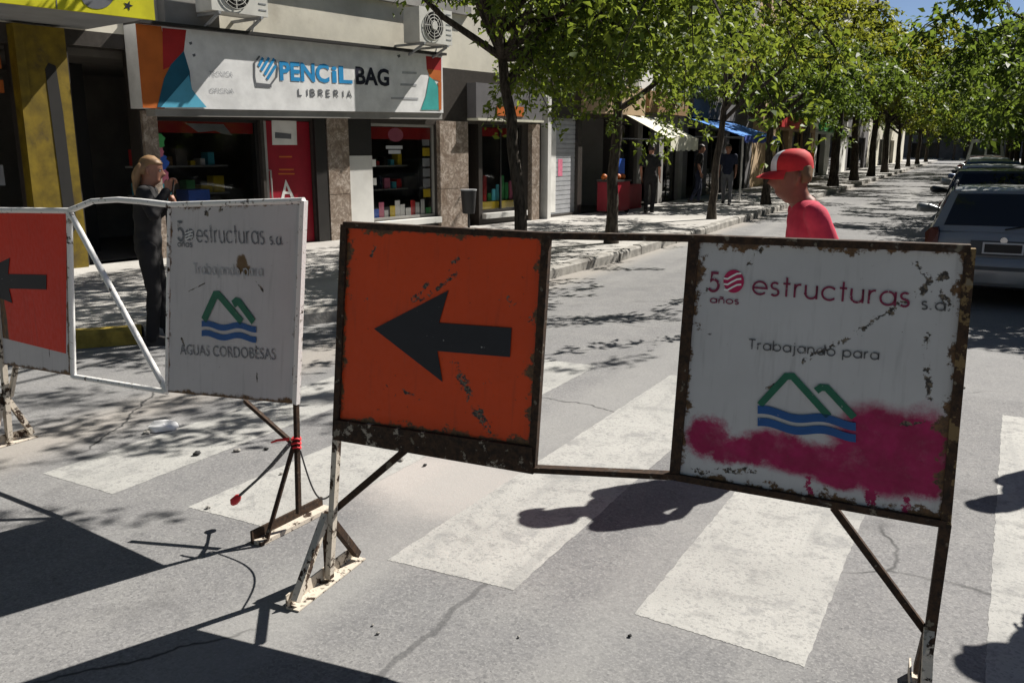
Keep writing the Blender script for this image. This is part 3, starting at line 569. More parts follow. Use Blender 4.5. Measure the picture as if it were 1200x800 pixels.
# ---- fascia sign
SO = .34; QS = Quad(PA, SO)
sg = thing('shop_sign', 'long white sign with blue and black lettering over the stationery shop', 'sign', PA.P(0, 2.3, 0))
zb0, zt0, zb1, zt1 = 2.30, 3.42, 2.42, 3.47
sA0 = PA.px(163, 80, SO)[0]; sA1 = PA.px(519, 100, SO)[0]
board = part(sg, MB().prism(PA, [(sA0, zb0), (sA1, zb1), (sA1, zt1), (sA0, zt0)], .02, SO), 'board', 'sign_white')
part(sg, MB().prism(PA, [(sA0, zt0), (sA1, zt1), (sA1, zt1+.045), (sA0, zt0+.045)], .02, SO+.115), 'top_lip', 'black_frame')
part(sg, MB().prism(PA, [(sA0+.2, zb0-.10), (sA1, zb1-.12), (sA1, zb1-.002), (sA0+.2, zb0-.002)], .05, SO-.03), 'bottom_rail', 'grey_render')
def spoly(pts, mt, o, name='sign_print'): part(sg, QS.poly(MB(), pts, o), name, mt, board)
sx_ = PA.px(191, 60, SO)[0]; part(sg, MB().prism(PA, [(sA0+.003, zb0+.003), (sA0+.33, zb0+.003), (sx_+.1, zb0+.5), (sx_, zt0-.003), (sA0+.003, zt0-.003)], SO, SO+.004), 'sign_print', 'sign_orange', board)
spoly([(190, 33), (218, 35.5), (215, 62), (200, 78), (191, 82)], 'sign_red', .006)
spoly([(215, 60), (222, 84), (224, 104), (241, 126), (184, 126), (192, 92), (200, 76)], 'sign_darkblue', .008)
spoly([(221, 88), (225, 106), (242, 126), (188, 126)], 'sign_skyblue', .010)
spoly([(499, 66), (517, 68), (517, 84), (500, 82)], 'sign_red', .004); spoly([(500, 81), (517, 83), (517, 96), (504, 92)], 'sign_orange', .006)
spoly([(503, 90), (509, 95), (517, 110), (517, 129), (493, 129), (499, 112)], 'sign_teal', .008); spoly([(513, 96), (517, 96), (517, 129), (514, 129)], 'sign_orange', .010)
part(sg, QS.font(MB(), 'PENC', (328, 93.5), (386, 96.3), .285, .035, .006), 'lettering', 'letter_blue', board); part(sg, QS.font(MB(), 'iL', (389, 96.4), (413, 97.6), .27, .03, .006), 'lettering', 'letter_blue', board)
part(sg, QS.font(MB(), 'BAG', (417, 98), (456, 100.5), .285, .035, .006), 'lettering', 'letter_navy', board)
for k, ch in enumerate('LIBRERIA'):
    wd = 5.6 if ch != 'I' else 2.2; x_ = (349, 359, 363.5, 373, 382, 391, 401, 406.5)[k]; part(sg, QS.text(MB(), ch, (x_, 112.5+2*k/7), (x_+wd, 112.7+2*k/7), .075, .3, .1, .006), 'letter', 'letter_grey', board)
part(sg, QS.line(QS.line(MB(), [(304, 66), (298, 74), (298, 90), (300, 101), (315, 102), (324, 90), (325, 80), (322, 70)], .028, .006), [(300, 99), (318, 101)], .05, .0065), 'pencil_emblem', 'letter_grey', board)
for a, b in (((303, 78), (308, 68)), ((306, 83), (315, 68)), ((310, 88), (321, 69)), ((313, 93), (323, 77))): part(sg, QS.line(MB(), [a, b], .045, .007), 'pencil_emblem', 'letter_blue', board)
part(sg, QS.font(MB(), 'TECNICA', (245, 89.5), (273, 90), .075, 0, .006), 'lettering', 'letter_pale', board); part(sg, QS.font(MB(), 'OFICINA', (246, 109), (274, 109.5), .07, 0, .006), 'lettering', 'letter_pale', board)
for y, x0, x1 in ((84, 471, 488), (98, 469, 488), (114, 458, 490)): part(sg, QS.poly(MB(), [(x0, y), (x1, y+.8), (x1, y+3.2), (x0, y+2.6)], .006), 'faded_print', 'letter_pale', board)
for x, y in ((223, 51), (227, 65), (467, 66)): part(sg, QS.poly(MB(), [(x-2, y-1), (x+1.5, y-2), (x+2, y+1), (x-.5, y+2)], .006), 'scrape', 'letter_grey', board)
# ---- yellow canopy and column of the next shop
yo = 1.75; yz = PA.px(182, 24, yo); y0z = PA.px(0, 5, yo)[1]; QY = Quad(PA, yo)
yc = thing('yellow_canopy', 'bright yellow fascia canopy over the dark entrance beside the shop sign', 'canopy', PA.P(-6, 3.3, 0))
yb = part(yc, MB().prism(PA, [(-11.5, yz[1]-.04), (yz[0], yz[1]), (yz[0], yz[1]+.8), (-11.5, yz[1]+.8)], yo-.04, yo), 'fascia', 'sign_yellow')
part(yc, MB().pbox(PA, -11.5, yz[0], yz[1]+.03, yz[1]+.7, .003, yo-.042), 'soffit', 'steel_grey')
part(yc, QY.poly(MB(), [(114+19*math.cos(2*math.pi*k/20), -4+15*math.sin(2*math.pi*k/20)) for k in range(20)], .004), 'round_emblem', 'letter_grey', yb)
part(yc, QY.poly(MB(), [(150+(6 if k % 2 == 0 else 2.4)*math.cos(math.pi*k/5), 7+(6 if k % 2 == 0 else 2.4)*math.sin(math.pi*k/5)) for k in range(10)], .004), 'star_emblem', 'letter_navy', yb)
part(yc, QY.line(MB(), [(66, 0), (66.5, 11)], .012, .003), 'panel_joint', 'letter_grey', yb)
c0, c1 = -4.7, -4.17
colm = part(rA, MB().pbox(PA, c0, c1, .15, 3.28, .002, .16), 'yellow_pier', 'yellow_wall'); part(rA, MB().pbox(PA, c0-.12, c0-.003, .15, 3.28, .002, .2), 'yellow_post', 'yellow_wall')
part(rA, MB().prism(PA, [(-4.43, .7), (-4.36, .62), (-4.28, .7), (-4.3, 2.2), (-4.33, 2.8), (-4.42, 2.83), (-4.47, 2.75)], .16, .166), 'dark_stripe', 'dark_void', colm)
for z in (2.45, 2.75, 3.0): part(rA, MB().pbox(PA, -8.5, -4.85, z, z+.16, -.5, -.2), 'orange_shelf', 'sign_orange')
for k in range(14):
    x = -8+k*.24; z = rq.uniform(.6, 2.0); part(rA, MB().pbox(PA, x, x+.18, z, z+rq.uniform(.15, .35), -1.2, -.9), 'hanging_goods', rq.choice(['cloth_navy', 'toy_blue', 'roller_steel', 'interior', 'toy_red', 'dark_void']))
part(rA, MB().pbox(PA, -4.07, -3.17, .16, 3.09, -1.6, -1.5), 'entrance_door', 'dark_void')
part(rA, MB().pbox(PA, 3.95, 6.2, 2.36, 3.05, .003, .25), 'neighbour_fascia', 'dark_render'); part(rA, MB().pbox(PA, 4.6, 5.5, 2.42, 2.62, .25, .27), 'fascia_strip', 'sign_orange'); part(rA, MB().pbox(PA, 3.95, 6.2, 2.31, 2.355, .003, .3), 'fascia_trim', 'awning_cream')
b0 = PA.px(252, 12, .74); b1_ = PA.px(314, 12, .74)
ac_unit(PA, b0[0]-.05, b1_[0], b0[1], b0[1]+.6, 'white air conditioner on brackets above the pencil emblem of the sign')
e0 = PA.px(492, 50, .74); e1 = PA.px(530, 50, .74)
ac_unit(PA, e0[0], e1[0], e0[1]+.02, e0[1]+.62, 'white air conditioner with round fan above the red end of the sign')
# ---- following buildings on the left
PBn = Plane(PA.P(6.3, 0)[:2], B=(-8.27, 23.3))
PC = Plane((-8.27, 23.3), B=(-8.27, 170))
def row_building(name, label, pl, s0, s1, H, mat, shops, win_w=1.2, win_p=2.6, depth=9, balc=False, z_up=3.9, step=3.0, base=None):
    r = thing(name, label, 'building', pl.P((s0+s1)/2, .0, 0)); holes = [(a, b, c, d) for a, b, c, d, *_ in shops]; ups = []
    z = z_up
    while z+1.7 < H:
        n = max(1, int((s1-s0-.6)/win_p)); p = (s1-s0)/n
        for k in range(n): c = s0+p*(k+.5); ups.append((c-win_w/2, c+win_w/2, z, z+1.6))
        z += step
    shell(r, pl, s0, s1, H, holes+ups, mat, .3, depth, base=base)
    for i, q in enumerate(ups):
        window(r, pl, *q, .18, 1, blind=(.25+.2*(i*5 % 4)) if i % 3 else None)
        if balc and i % 2 == 0: balcony(r, pl, q[0]-.5, q[1]+.5, q[2]-.05, .7)
    for (a, b, c, d, kind) in shops:
        if kind == 'glass': window(r, pl, a, b, c, d, .12, 1, gl='shop_glass', name='shop_window', frame='black_frame')
        elif kind == 'roller':
            g = part(r, MB().pbox(pl, a+.003, b-.003, c, d-.003, -.14, -.1), 'roller_shutter', 'roller_steel')
            n = int((d-c)/.11)
            for k in range(n): part(r, MB().pbox(pl, a+.01, b-.01, c+.015+k*.11, c+.11+k*.11, -.1, -.085), 'slat', 'roller_steel', g)
    return r
rB = row_building('shop_building', 'grey shop building with closed steel shutter beside the stationery corner', PBn, 0, PBn.len, 9.5, 'grey_render',
                  [(.35, 1.9, .2, 2.45, 'roller'), (2.1, 3.7, .15, 2.5, 'open'), (3.85, 4.9, .5, 2.4, 'glass')], depth=8, balc=True, base='cladding_dark')
part(rB, MB().pbox(PBn, 2.0, 4.9, 2.6, 3.3, .003, .3), 'fascia', 'ochre_render'); part(rB, MB().pbox(PBn, 3.8, 4.95, .16, .8, .003, .25), 'red_counter', 'poster_red')
part(rB, MB().pbox(PBn, .2, .34, .15, 3.0, .003, .2), 'pilaster', 'white_render'); part(rB, MB().pbox(PBn, .4, 1.0, .25, 2.2, -.084, -.08), 'poster', 'paper'); part(rB, MB().pbox(PBn, 1.1, 1.3, 1.1, 1.5, -.084, -.078), 'poster', 'toy_pink')
rC = row_building('shop_building', 'white rendered shop building behind the cream awning', PC, 0, 4.3, 10.2, 'white_render', [(.4, 1.9, .15, 2.4, 'open'), (2.3, 3.9, .15, 2.4, 'glass')], depth=9, base='grey_render')
rD = row_building('shop_building', 'grey shop building behind the blue awning', PC, 4.3, 14, 9.6, 'grey_render', [(4.8, 6.6, .15, 2.4, 'open'), (7.2, 9.2, .15, 2.4, 'glass'), (10.2, 13, .15, 2.4, 'open')], depth=9, balc=True, base='dark_render')
rE = row_building('apartment_building', 'ochre plastered building half hidden by the street trees', PC, 14, 30, 13.5, 'ochre_render', [(19, 22, .15, 2.6, 'open'), (23, 26, .15, 2.6, 'glass'), (27, 29, .15, 2.6, 'roller')], depth=10)
rF = row_building('apartment_building', 'pale apartment block rising over the street trees', PC, 30, 44, 19, 'white_render', [(31, 34, .15, 2.6, 'open'), (36, 40, .15, 2.6, 'glass')], depth=12, balc=True)
rG = row_building('apartment_tower', 'tall dark grey apartment tower beyond the pale block', PC, 44, 58, 34, 'dark_render', [(45, 49, .15, 2.6, 'open'), (51, 56, .15, 2.6, 'glass')], win_w=1.6, win_p=2.9, depth=14)
rH = row_building('apartment_building', 'low cream building at the far end of the left row', PC, 58, 100, 10, 'cream_render', [(60, 64, .15, 2.6, 'open'), (68, 72, .15, 2.6, 'glass'), (80, 85, .15, 2.6, 'open')], depth=12, win_p=5)
for (r_, pl, a, b, mt) in ((rC, PC, .3, 4.0, 'shelf_wood'), (rD, PC, 4.6, 10.5, 'dark_render'), (rE, PC, 19, 26, 'sign_red'), (rF, PC, 31, 40, 'toy_green')):
    part(r_, MB().pbox(pl, a, b, 2.72, 3.3, .003, .2), 'fascia', mt)
# awnings
def awning(pl, a, b, zt, zb, dep, mat, val, label, poles=False, vmat=None):
    r = thing('awning', label, 'awning', pl.P((a+b)/2, zb, 0)); n = 10; m = MB(); t = .015
    for k in range(n):
        f0, f1 = k/n, (k+1)/n; sag = lambda f: -.06*math.sin(math.pi*f)
        A = [pl.P(a+(b-a)*f0, zt, .01), pl.P(a+(b-a)*f1, zt, .01), pl.P(a+(b-a)*f1, zb+.03*math.sin(k*2.1), dep), pl.P(a+(b-a)*f0, zb+.03*math.sin((k-1)*2.1), dep)]
        m.add(A+[(x, y, z-t) for x, y, z in A], [(0, 3, 2, 1), (4, 5, 6, 7), (3, 7, 6, 2), (0, 1, 5, 4)])
    c = part(r, m, 'canopy', mat); v = MB()
    for k in range(n):
        f0, f1 = k/n, (k+1)/n; zv = zb-val+(.03 if k % 2 else 0)
        v.add([pl.P(a+(b-a)*f0, zb+.03, dep+.002), pl.P(a+(b-a)*f1, zb+.03, dep+.002), pl.P(a+(b-a)*f1, zv, dep+.002), pl.P(a+(b-a)*f0, zv, dep+.002)], [(0, 3, 2, 1)])
    part(r, v, 'valance', vmat or mat, c)
    for e in (a+.03, b-.03):
        part(r, MB().tube([pl.P(e, zb+.0, .01), pl.P(e, zb-.03, dep-.02)], .015, 6), 'arm', 'steel_grey')
        if poles: part(r, MB().tube([pl.P(e, .15, dep-.06), pl.P(e, zb-.02, dep-.06)], .03, 8), 'post', 'paper')
    return r
a0 = PC.px(735, 140)[0]; a1 = PC.px(775, 150, 1.3)[0]
awning(PC, -1.3, 1.2, 2.66, 2.0, 1.35, 'awning_cream', .32, 'cream fabric awning with a deep valance over the sidewalk')
awning(PC, 4.4, 10.0, 2.72, 2.12, 1.9, 'awning_blue', .2, 'bright blue fabric awning on posts', True, 'awning_navy')
awning(PC, 24.5, 30.0, 3.5, 2.7, 2.4, 'awning_cream', .3, 'large pale awning beyond the blue one')
# right-hand row and end of the street
PRr = Plane((5.2, 170), B=(5.2, 8.6))
def right(y0, y1, H, mat, label, **k):
    s0, s1 = 170-y1, 170-y0; L = s1-s0
    return row_building('row_building', label, PRr, s0, s1, H, mat, [(s0+.8, s0+L*.4, .15, 2.6, 'glass'), (s0+L*.5, s1-.8, .15, 2.6, 'open')], depth=8, **k)
right(8.6, 19, 6.4, 'white_render', 'low white building behind the parked wagon'); right(19, 31, 7.6, 'grey_render', 'grey two storey building behind the right hand trees'); right(31, 45, 8.5, 'cream_render', 'cream building behind the right hand trees'); right(45, 70, 9.5, 'ochre_render', 'ochre building far along the right side', win_p=4); right(70, 120, 11, 'grey_render', 'long grey building at the far right', win_p=6)
PE = Plane((-12, 168), B=(14, 168)); row_building('apartment_building', 'dark building closing the far end of the street', PE, 0, 26, 9, 'dark_render', [(2, 6, .15, 2.6, 'open'), (10, 14, .15, 2.6, 'open')], depth=8, win_p=5)
# ================================================================ BARRIERS
K = CAMH/1.65
def wave_band(q, x0, yl, x1, yr, th, amp, per, ph=0):
    up, dn = [], []
    n = 28
    for k in range(n+1):
        f = k/n; x = x0+(x1-x0)*f; y = yl+(yr-yl)*f-amp*math.sin(2*math.pi*(f*per+ph)); up.append((x, y-th/2)); dn.append((x, y+th/2))
    m = MB(); vs = [q.pl.P(*q.pl.px(*p, q.o), q.o+.004) for p in up+dn]
    return m.add(vs, [(n+1+k, n+2+k, k+1, k) for k in range(n)])
def panel_mesh(pl, c, th=.006, uvs=None):
    """sheet from 4 in-plane corners BL,BR,TR,TL with uv and a slightly dented face"""
    m = MB(); n = 10; m.uv = []
    rr = random.Random(int(c[0][0]*100)); dent = [[rr.uniform(-.003, .003) for _ in range(n+1)] for _ in range(n+1)]
    for side in (1, -1):
        b = len(m.v)
        for j in range(n+1):
            for i in range(n+1):
                u, v = i/n, j/n; s_ = (c[0][0]*(1-u)+c[1][0]*u)*(1-v)+(c[3][0]*(1-u)+c[2][0]*u)*v; z = (c[0][1]*(1-u)+c[1][1]*u)*(1-v)+(c[3][1]*(1-u)+c[2][1]*u)*v
                m.v.append(pl.P(s_, z, side*th/2)); m.uv.append((u, v))
        for j in range(n):
            for i in range(n):
                q = (b+j*(n+1)+i, b+j*(n+1)+i+1, b+(j+1)*(n+1)+i+1, b+(j+1)*(n+1)+i); m.f.append(q if side > 0 else q[::-1])
    return m
def foot(root, pl, s, apex, mats, lo=-.23, hi=.25):
    P = pl.P
    f = part(root, MB().add(*lbar(P(s, 0, 0), pl, lo, hi)), 'foot', mats[0])
    part(root, MB().bar(P(s, .03, lo+.02), P(s, apex, .0), .03, .03), 'foot_strut', mats[1], f); part(root, MB().bar(P(s, .03, hi-.02), P(s, apex, .0), .03, .03), 'foot_strut', mats[0], f)
    part(root, MB().bar(P(s, .02, 0), P(s, apex-.02, 0), .028, .028, (pl.n[0], pl.n[1], 0)), 'foot_post', mats[1], f); return f
def lbar(c, pl, lo, hi):
    """angle iron lying on the ground across the barrier"""
    c = Vector(c); n = Vector((*pl.n, 0)); d = Vector((*pl.d, 0)); z = Vector((0, 0, 1)); prof = [(-.03, .002), (.03, .002), (.03, .008), (-.024, .008), (-.024, .06), (-.03, .06)]
    vs = [c+n*o+d*a+z*b for o in (lo, hi) for a, b in prof]; k = 6
    return vs, [tuple(range(k))[::-1], tuple(range(k, 2*k))]+[(i, (i+1) % k, (i+1) % k+k, i+k) for i in range(k)]
# ---- near barrier
PL1 = Plane(np.array((-2.07, 2.43))*K, B=np.array((0.0, 2.6))*K); Q1b = Quad(PL1, .003)
px1 = lambda x, y, o=0: PL1.px(x, y, o)
r1 = thing('road_barrier', 'rusty steel road barrier with orange arrow plate and pink sprayed white plate', 'barrier', PL1.P(0, 0), group='steel barriers across the crosswalk')
Lb, Lt = px1(395, 510), px1(405, 263); m1b, m1t = px1(624, 549), px1(641, 276); m2b, m2t = px1(791, 557), px1(814, 279); Rb, Rt = px1(1108, 612), px1(1137, 291)
def ibar(root, name, mat, p, q, w, d, pl, o=0.0, parent=None):
    a, b = Vector(pl.P(*p, o)), Vector(pl.P(*q, o)); return part(root, MB().bar(a, b, w, d, (pl.n[0], pl.n[1], 0)), name, mat, parent)
ext = lambda p, q, f: (p[0]+(q[0]-p[0])*f, p[1]+(q[1]-p[1])*f)
L0 = (0.0, .02); R0 = px1(1080, 812)
ibar(r1, 'post', 'chipped_cream_steel', L0, Lb, .024, .03, PL1); ibar(r1, 'post', 'rusty_steel', Lb, Lt, .026, .03, PL1)
ibar(r1, 'post', 'rusty_steel', R0, Rb, .032, .034, PL1); ibar(r1, 'post', 'yellow_rust_steel', Rb, Rt, .028, .03, PL1)
ibar(r1, 'upright', 'rusty_steel', m1b, m1t, .028, .028, PL1); ibar(r1, 'upright', 'rusty_steel', m2b, m2t, .034, .028, PL1)
for p, q, w in ((Lt, m1t, .022), (m1t, m2t, .022), (m2t, Rt, .022)): ibar(r1, 'top_rail', 'rusty_steel', p, q, w, .038, PL1)
for p, q, w in ((m1b, m2b, .02), (m2b, Rb, .022)): ibar(r1, 'bottom_rail', 'rusty_steel', p, q, w, .038, PL1)
lo1 = [(Lb[0]-.005, Lb[1]-.012), (m1b[0]+.01, m1b[1]-.012), ext(m1b, m1t, .105), ext(Lb, Lt, .085)]
part(r1, MB().prism(PL1, lo1, -.02, .022), 'bottom_rail', 'chipped_rail' if 'chipped_rail' in M else 'rusty_steel')
pw = panel_mesh(PL1, [ext(Lb, Lt, .08), ext(m1b, m1t, .10), m1t, Lt]); pan_o = part(r1, pw, 'arrow_plate', 'orange_panel')
arrow = [(439, 385), (526, 340), (515, 378), (600, 384), (598, 418), (513, 411), (519, 447)]
part(r1, Q1b.poly(MB(), arrow, .004), 'arrow', 'black_vinyl', pan_o)
pan_w = part(r1, panel_mesh(PL1, [m2b, Rb, Rt, m2t]), 'text_plate', 'white_panel_sprayed')
def logos(root, pan, q, T):
    """company lettering and mountain emblem; T maps photo pixels of the near plate to this plate"""
    pass
def lett(root, pan, q, txt, p0, p1, xh, mat, w, sp=.16): part(root, q.text(MB(), txt, p0, p1, xh, w, sp, .004), 'lettering', mat, pan)
s1 = PL1.px(900, 340)[0]; ppm = (px1(1100, 400)[0]-px1(900, 400)[0])/200     # metres per photo pixel on the plate
lett(r1, pan_w, Q1b, '5', (830, 341), (843.5, 341.6), 17*ppm, 'maroon_vinyl', .22)
glb = [(860+12*math.cos(2*math.pi*k/28), 329.5+13.5*math.sin(2*math.pi*k/28)) for k in range(28)]
gl_ = part(r1, Q1b.poly(MB(), glb, .004), 'globe_emblem', 'crimson_vinyl', pan_w)
for k, y in enumerate((323, 329.5, 336)): part(r1, Q1b.line(MB(), [(848.5, y+3), (853, y+3.5), (858, y+.5), (864, y-2.5), (869, y-3)], .0055, .0055), 'globe_band', 'sign_white', pan_w)
lett(r1, pan_w, Q1b, 'a\u00f1os', (832, 354.5), (866, 356.5), 6.3*ppm, 'maroon_vinyl', .24)
lett(r1, pan_w, Q1b, 'estructuras', (881, 344.5), (1066, 360), 18*ppm, 'maroon_vinyl', .145)
lett(r1, pan_w, Q1b, 's.a.', (1079, 362), (1114, 365), 10*ppm, 'grey_vinyl', .2)
lett(r1, pan_w, Q1b, 'Trabajando para', (877, 408.5), (1030, 421.5), 9.2*ppm, 'grey_vinyl', .18)
part(r1, Q1b.line(MB(), [(890.5, 474), (921.5, 440.5), (929, 440.5), (971, 487)], 9*ppm, .004), 'mountain_emblem', 'green_vinyl', pan_w)
part(r1, Q1b.line(MB(), [(956.5, 457.5), (962, 453.5), (969, 454), (1001, 488.5)], 9*ppm, .0045), 'mountain_emblem', 'green_vinyl', pan_w)
for yl, yr in ((481, 497), (495.5, 510.5)): part(r1, wave_band(Q1b, 888, yl, 1003, yr, 9.5, 2.6, 1.7, .1), 'wave_emblem', 'blue_vinyl', pan_w)
ibar(r1, 'brace', 'rusty_steel', px1(474, 527), px1(388, 600), .026, .02, PL1, -.03); ibar(r1, 'brace', 'rusty_steel', px1(976, 598), px1(1086, 746), .022, .02, PL1, -.03)
foot(r1, PL1, L0[0]+.0, .30, ('chipped_cream_steel', 'rusty_steel')); 
fr_ = foot(r1, PL1, R0[0], .30, ('chipped_cream_steel', 'rusty_steel'))
# ---- far barrier
PL2 = Plane(np.array((-4.72, 2.87))*K, B=np.array((-2.56, 2.74))*K); Q2b = Quad(PL2, .003); px2 = lambda x, y, o=0: PL2.px(x, y, o)
r2 = thing('road_barrier', 'white painted steel barrier with red arrow plate and stained white plate', 'barrier', PL2.P(0, 0), group='steel barriers across the crosswalk')
A0 = (-.02, .02); At = (.10, 1.33*K); Ab = (.02, .475*K); gb, gt = px2(86, 441), px2(81, 247); hb, ht = px2(196, 459), px2(199, 240); Zb, Zt = px2(347, 473), px2(356, 235); Z0 = px2(350, 601)
ibar(r2, 'post', 'chipped_cream_steel', A0, At, .03, .03, PL2); ibar(r2, 'post', 'rusty_steel', Z0, Zb, .02, .02, PL2); ibar(r2, 'post', 'white_painted_steel', Zb, Zt, .026, .024, PL2)
part(r2, MB().tube([PL2.P(*gb), PL2.P(*gt)], .016, 8), 'upright', 'white_painted_steel', None, 60); part(r2, MB().tube([PL2.P(*hb), PL2.P(*ht)], .012, 8), 'upright', 'white_painted_steel', None, 60)
pk = px2(138, 234)
part(r2, MB().tube([PL2.P(*At), PL2.P(*ext(At, gt, .6)), PL2.P(*gt)], .016, 8), 'top_rail', 'white_painted_steel', None, 60)
part(r2, MB().tube([PL2.P(*gt), PL2.P(*px2(108, 236)), PL2.P(*pk), PL2.P(*px2(165, 236)), PL2.P(*ht)], .015, 8), 'top_rail', 'white_painted_steel', None, 60)
part(r2, MB().tube([PL2.P(*ht), PL2.P(*Zt)], .014, 8), 'top_rail', 'white_painted_steel', None, 60)
part(r2, MB().tube([PL2.P(*gb), PL2.P(*hb)], .014, 8), 'bottom_rail', 'white_painted_steel', None, 60)
part(r2, MB().tube([PL2.P(*gt), PL2.P(*hb)], .016, 8), 'brace', 'white_painted_steel', None, 60)
pr = part(r2, panel_mesh(PL2, [(Ab[0], Ab[1]), (gb[0]-.025, gb[1]+.004), (gt[0]-.02, gt[1]), At]), 'arrow_plate', 'white_panel_stained')
rp = [px2(78, 414), px2(79, 248), (At[0]+.02, At[1]-.02), (Ab[0]+.04, px2(78, 414)[1]+.02)]
m_ = MB(); m_.prism(PL2, rp, .003, .0045); m_.uv = [((v[0]-m_.v[2][0])/.7, v[2]/1.5) for v in m_.v]; red = part(r2, m_, 'red_face', 'red_panel', pr)
ar = [(-45, 330), (12, 302), (10, 321), (55, 322), (55, 339), (11, 338), (15, 355)]
part(r2, Quad(PL2, .004).poly(MB(), ar, .004), 'arrow', 'black_vinyl', pr)
pz = part(r2, panel_mesh(PL2, [hb, Zb, Zt, ht]), 'text_plate', 'white_panel_stained')
pp2 = (px2(300, 350)[0]-px2(220, 350)[0])/80
lett(r2, pz, Q2b, '5', (209, 282), (217, 282.3), 10.5*pp2, 'slate_vinyl', .24)
part(r2, Q2b.poly(MB(), [(222.5+5*math.cos(2*math.pi*k/20), 275+7*math.sin(2*math.pi*k/20)) for k in range(20)], .004), 'globe_emblem', 'slate_vinyl', pz)
for y in (272, 275.5, 279): part(r2, Q2b.line(MB(), [(218, y+1.5), (221, y+.5), (224, y-1), (227, y-1.2)], .005, .0055), 'globe_band', 'sign_white', pz)
lett(r2, pz, Q2b, 'a\u00f1os', (209, 289), (226, 289.6), 3.4*pp2, 'slate_vinyl', .25); lett(r2, pz, Q2b, 'estructuras', (231, 284), (311, 286.5), 10*pp2, 'slate_vinyl', .14); lett(r2, pz, Q2b, 's.a.', (317, 286.5), (333, 287), 6*pp2, 'slate_vinyl', .22)
lett(r2, pz, Q2b, 'Trabajando para', (228, 321), (309, 324), 6*pp2, 'letter_pale', .2)
part(r2, Q2b.line(MB(), [(239.5, 375), (253, 345.5), (257, 345.5), (284, 377)], 6.5*pp2, .004), 'mountain_emblem', 'green_vinyl', pz); part(r2, Q2b.line(MB(), [(274, 356.5), (278, 353), (281, 354), (298, 377)], 6.5*pp2, .0045), 'mountain_emblem', 'green_vinyl', pz)
for yl, yr in ((380.5, 384), (391.5, 396)): part(r2, wave_band(Q2b, 237, yl, 301, yr, 7, 2.0, 1.7, .1), 'wave_emblem', 'blue_vinyl', pz)
part(r2, Q2b.font(MB(), 'AGUAS CORDOBESAS', (212, 415), (324, 421.5), 9*pp2, 0, .004), 'lettering', 'slate_vinyl', pz)
ibar(r2, 'brace', 'rusty_steel', px2(281, 471), px2(345, 528), .018, .018, PL2, -.03); ibar(r2, 'brace', 'chipped_cream_steel', (.10, .47*K), (.0, .30), .03, .02, PL2, -.03)
P2 = PL2.P
foot(r2, PL2, A0[0], .32, ('chipped_cream_steel', 'chipped_cream_steel'), -.16, .12)
# its right foot is bent out of line and lies on the asphalt
f0, f1 = gp(302, 639), gp(384, 597); c_ = (f0+f1)/2
ft = part(r2, MB().bar((f0[0], f0[1], .012), (f1[0], f1[1], .012), .05, .02), 'foot', 'chipped_cream_steel'); part(r2, MB().bar((f0[0]-.03, f0[1]-.005, .035), (f1[0]-.03, f1[1]-.005, .035), .012, .06), 'foot_flange', 'rusty_steel', ft)
zz = PL2.P(*px2(346, 515)); part(r2, MB().tube([(f0[0]+.03, f0[1]+.03, .03), zz], .011, 6), 'foot_strut', 'rusty_steel', ft)
# ---- tape and wire tied to the barrier post
tp = thing('barrier_tape', 'red and grey tape remnant tied round the post of the white barrier', 'tape', PL2.P(*px2(344, 520)))
kn = MB()
for k in range(3):
    z = px2(345, 513+k*5)[1]; s_ = px2(347, 513+k*5)[0]; kn.tube([PL2.P(s_+.02*math.cos(a*math.pi/6), z+.006*math.sin(a), .02*math.sin(a*math.pi/6)) for a in range(13)], .005, 5)
part(tp, kn, 'knot', 'red_tape', None, 60)
q0 = [PL2.P(*px2(345, 518), .03), PL2.P(*px2(330, 540), .06), PL2.P(*px2(316, 556), .08), PL2.P(*px2(300, 572), .1)]
part(tp, MB().tube(q0, [.010, .009, .006, .007], 6), 'tail', 'grey_vinyl', None, 60)
e_ = Vector(q0[-1]); part(tp, MB().tube([e_, e_+Vector((-.015, 0, -.015)), e_+Vector((-.035, -.005, -.035)), e_+Vector((-.045, -.005, -.05))], [.008, .019, .021, .012], 7), 'tip', 'red_tape', None, 60)
part(tp, MB().tube([PL2.P(*px2(344, 512), .03), PL2.P(*px2(334, 512), .05), PL2.P(*px2(329, 514), .06)], [.008, .006, .004], 5), 'loose_end', 'red_tape', None, 60)
wr = thing('wire_loop', 'thin dark wire sagging between the white barrier post and the rusty barrier', 'wire', PL2.P(*px2(352, 530)))
wpts = []
for k in range(15):
    f = k/14; a = Vector(PL2.P(*px2(352, 528))); b = Vector(PL1.P(*px1(387, 580))); p = a.lerp(b, f); p.z -= .10*math.sin(math.pi*f); wpts.append(p)
part(wr, MB().tube(wpts, .004, 5), 'wire', 'iron_dark', None, 60)
# ---- rubble and litter on the road
def stone(name, label, cat, c, r, mat, seed, flat=.5, group=None):
    rr = random.Random(seed); bm = bmesh.new(); bmesh.ops.create_icosphere(bm, subdivisions=2, radius=1)
    for v in bm.verts:
        k = 1+rr.uniform(-.22, .22); v.co *= k; v.co.z *= flat; v.co.x *= 1.3
        v.co = Vector((v.co.x*r, v.co.y*r, max(-.55*r*flat, v.co.z*r)))
    me = bpy.data.meshes.new(name); bm.to_mesh(me); bm.free(); me.materials.append(M[mat]); o = obj(name, me); o.location = (c[0], c[1], .5*r*flat+.004); o.rotation_euler = (0, 0, rr.uniform(0, 6)); return tag(o, label, cat, group)
c_ = gp(190, 503); stone('cement_lump', 'pale broken cement lump on the crosswalk beside the white barrier', 'rubble', c_, .072, 'sign_white', 1, .45)
stone('cement_crumb', 'small pale crumb lying against the cement lump', 'rubble', gp(172, 508), .02, 'kerb_stone', 21, .6)
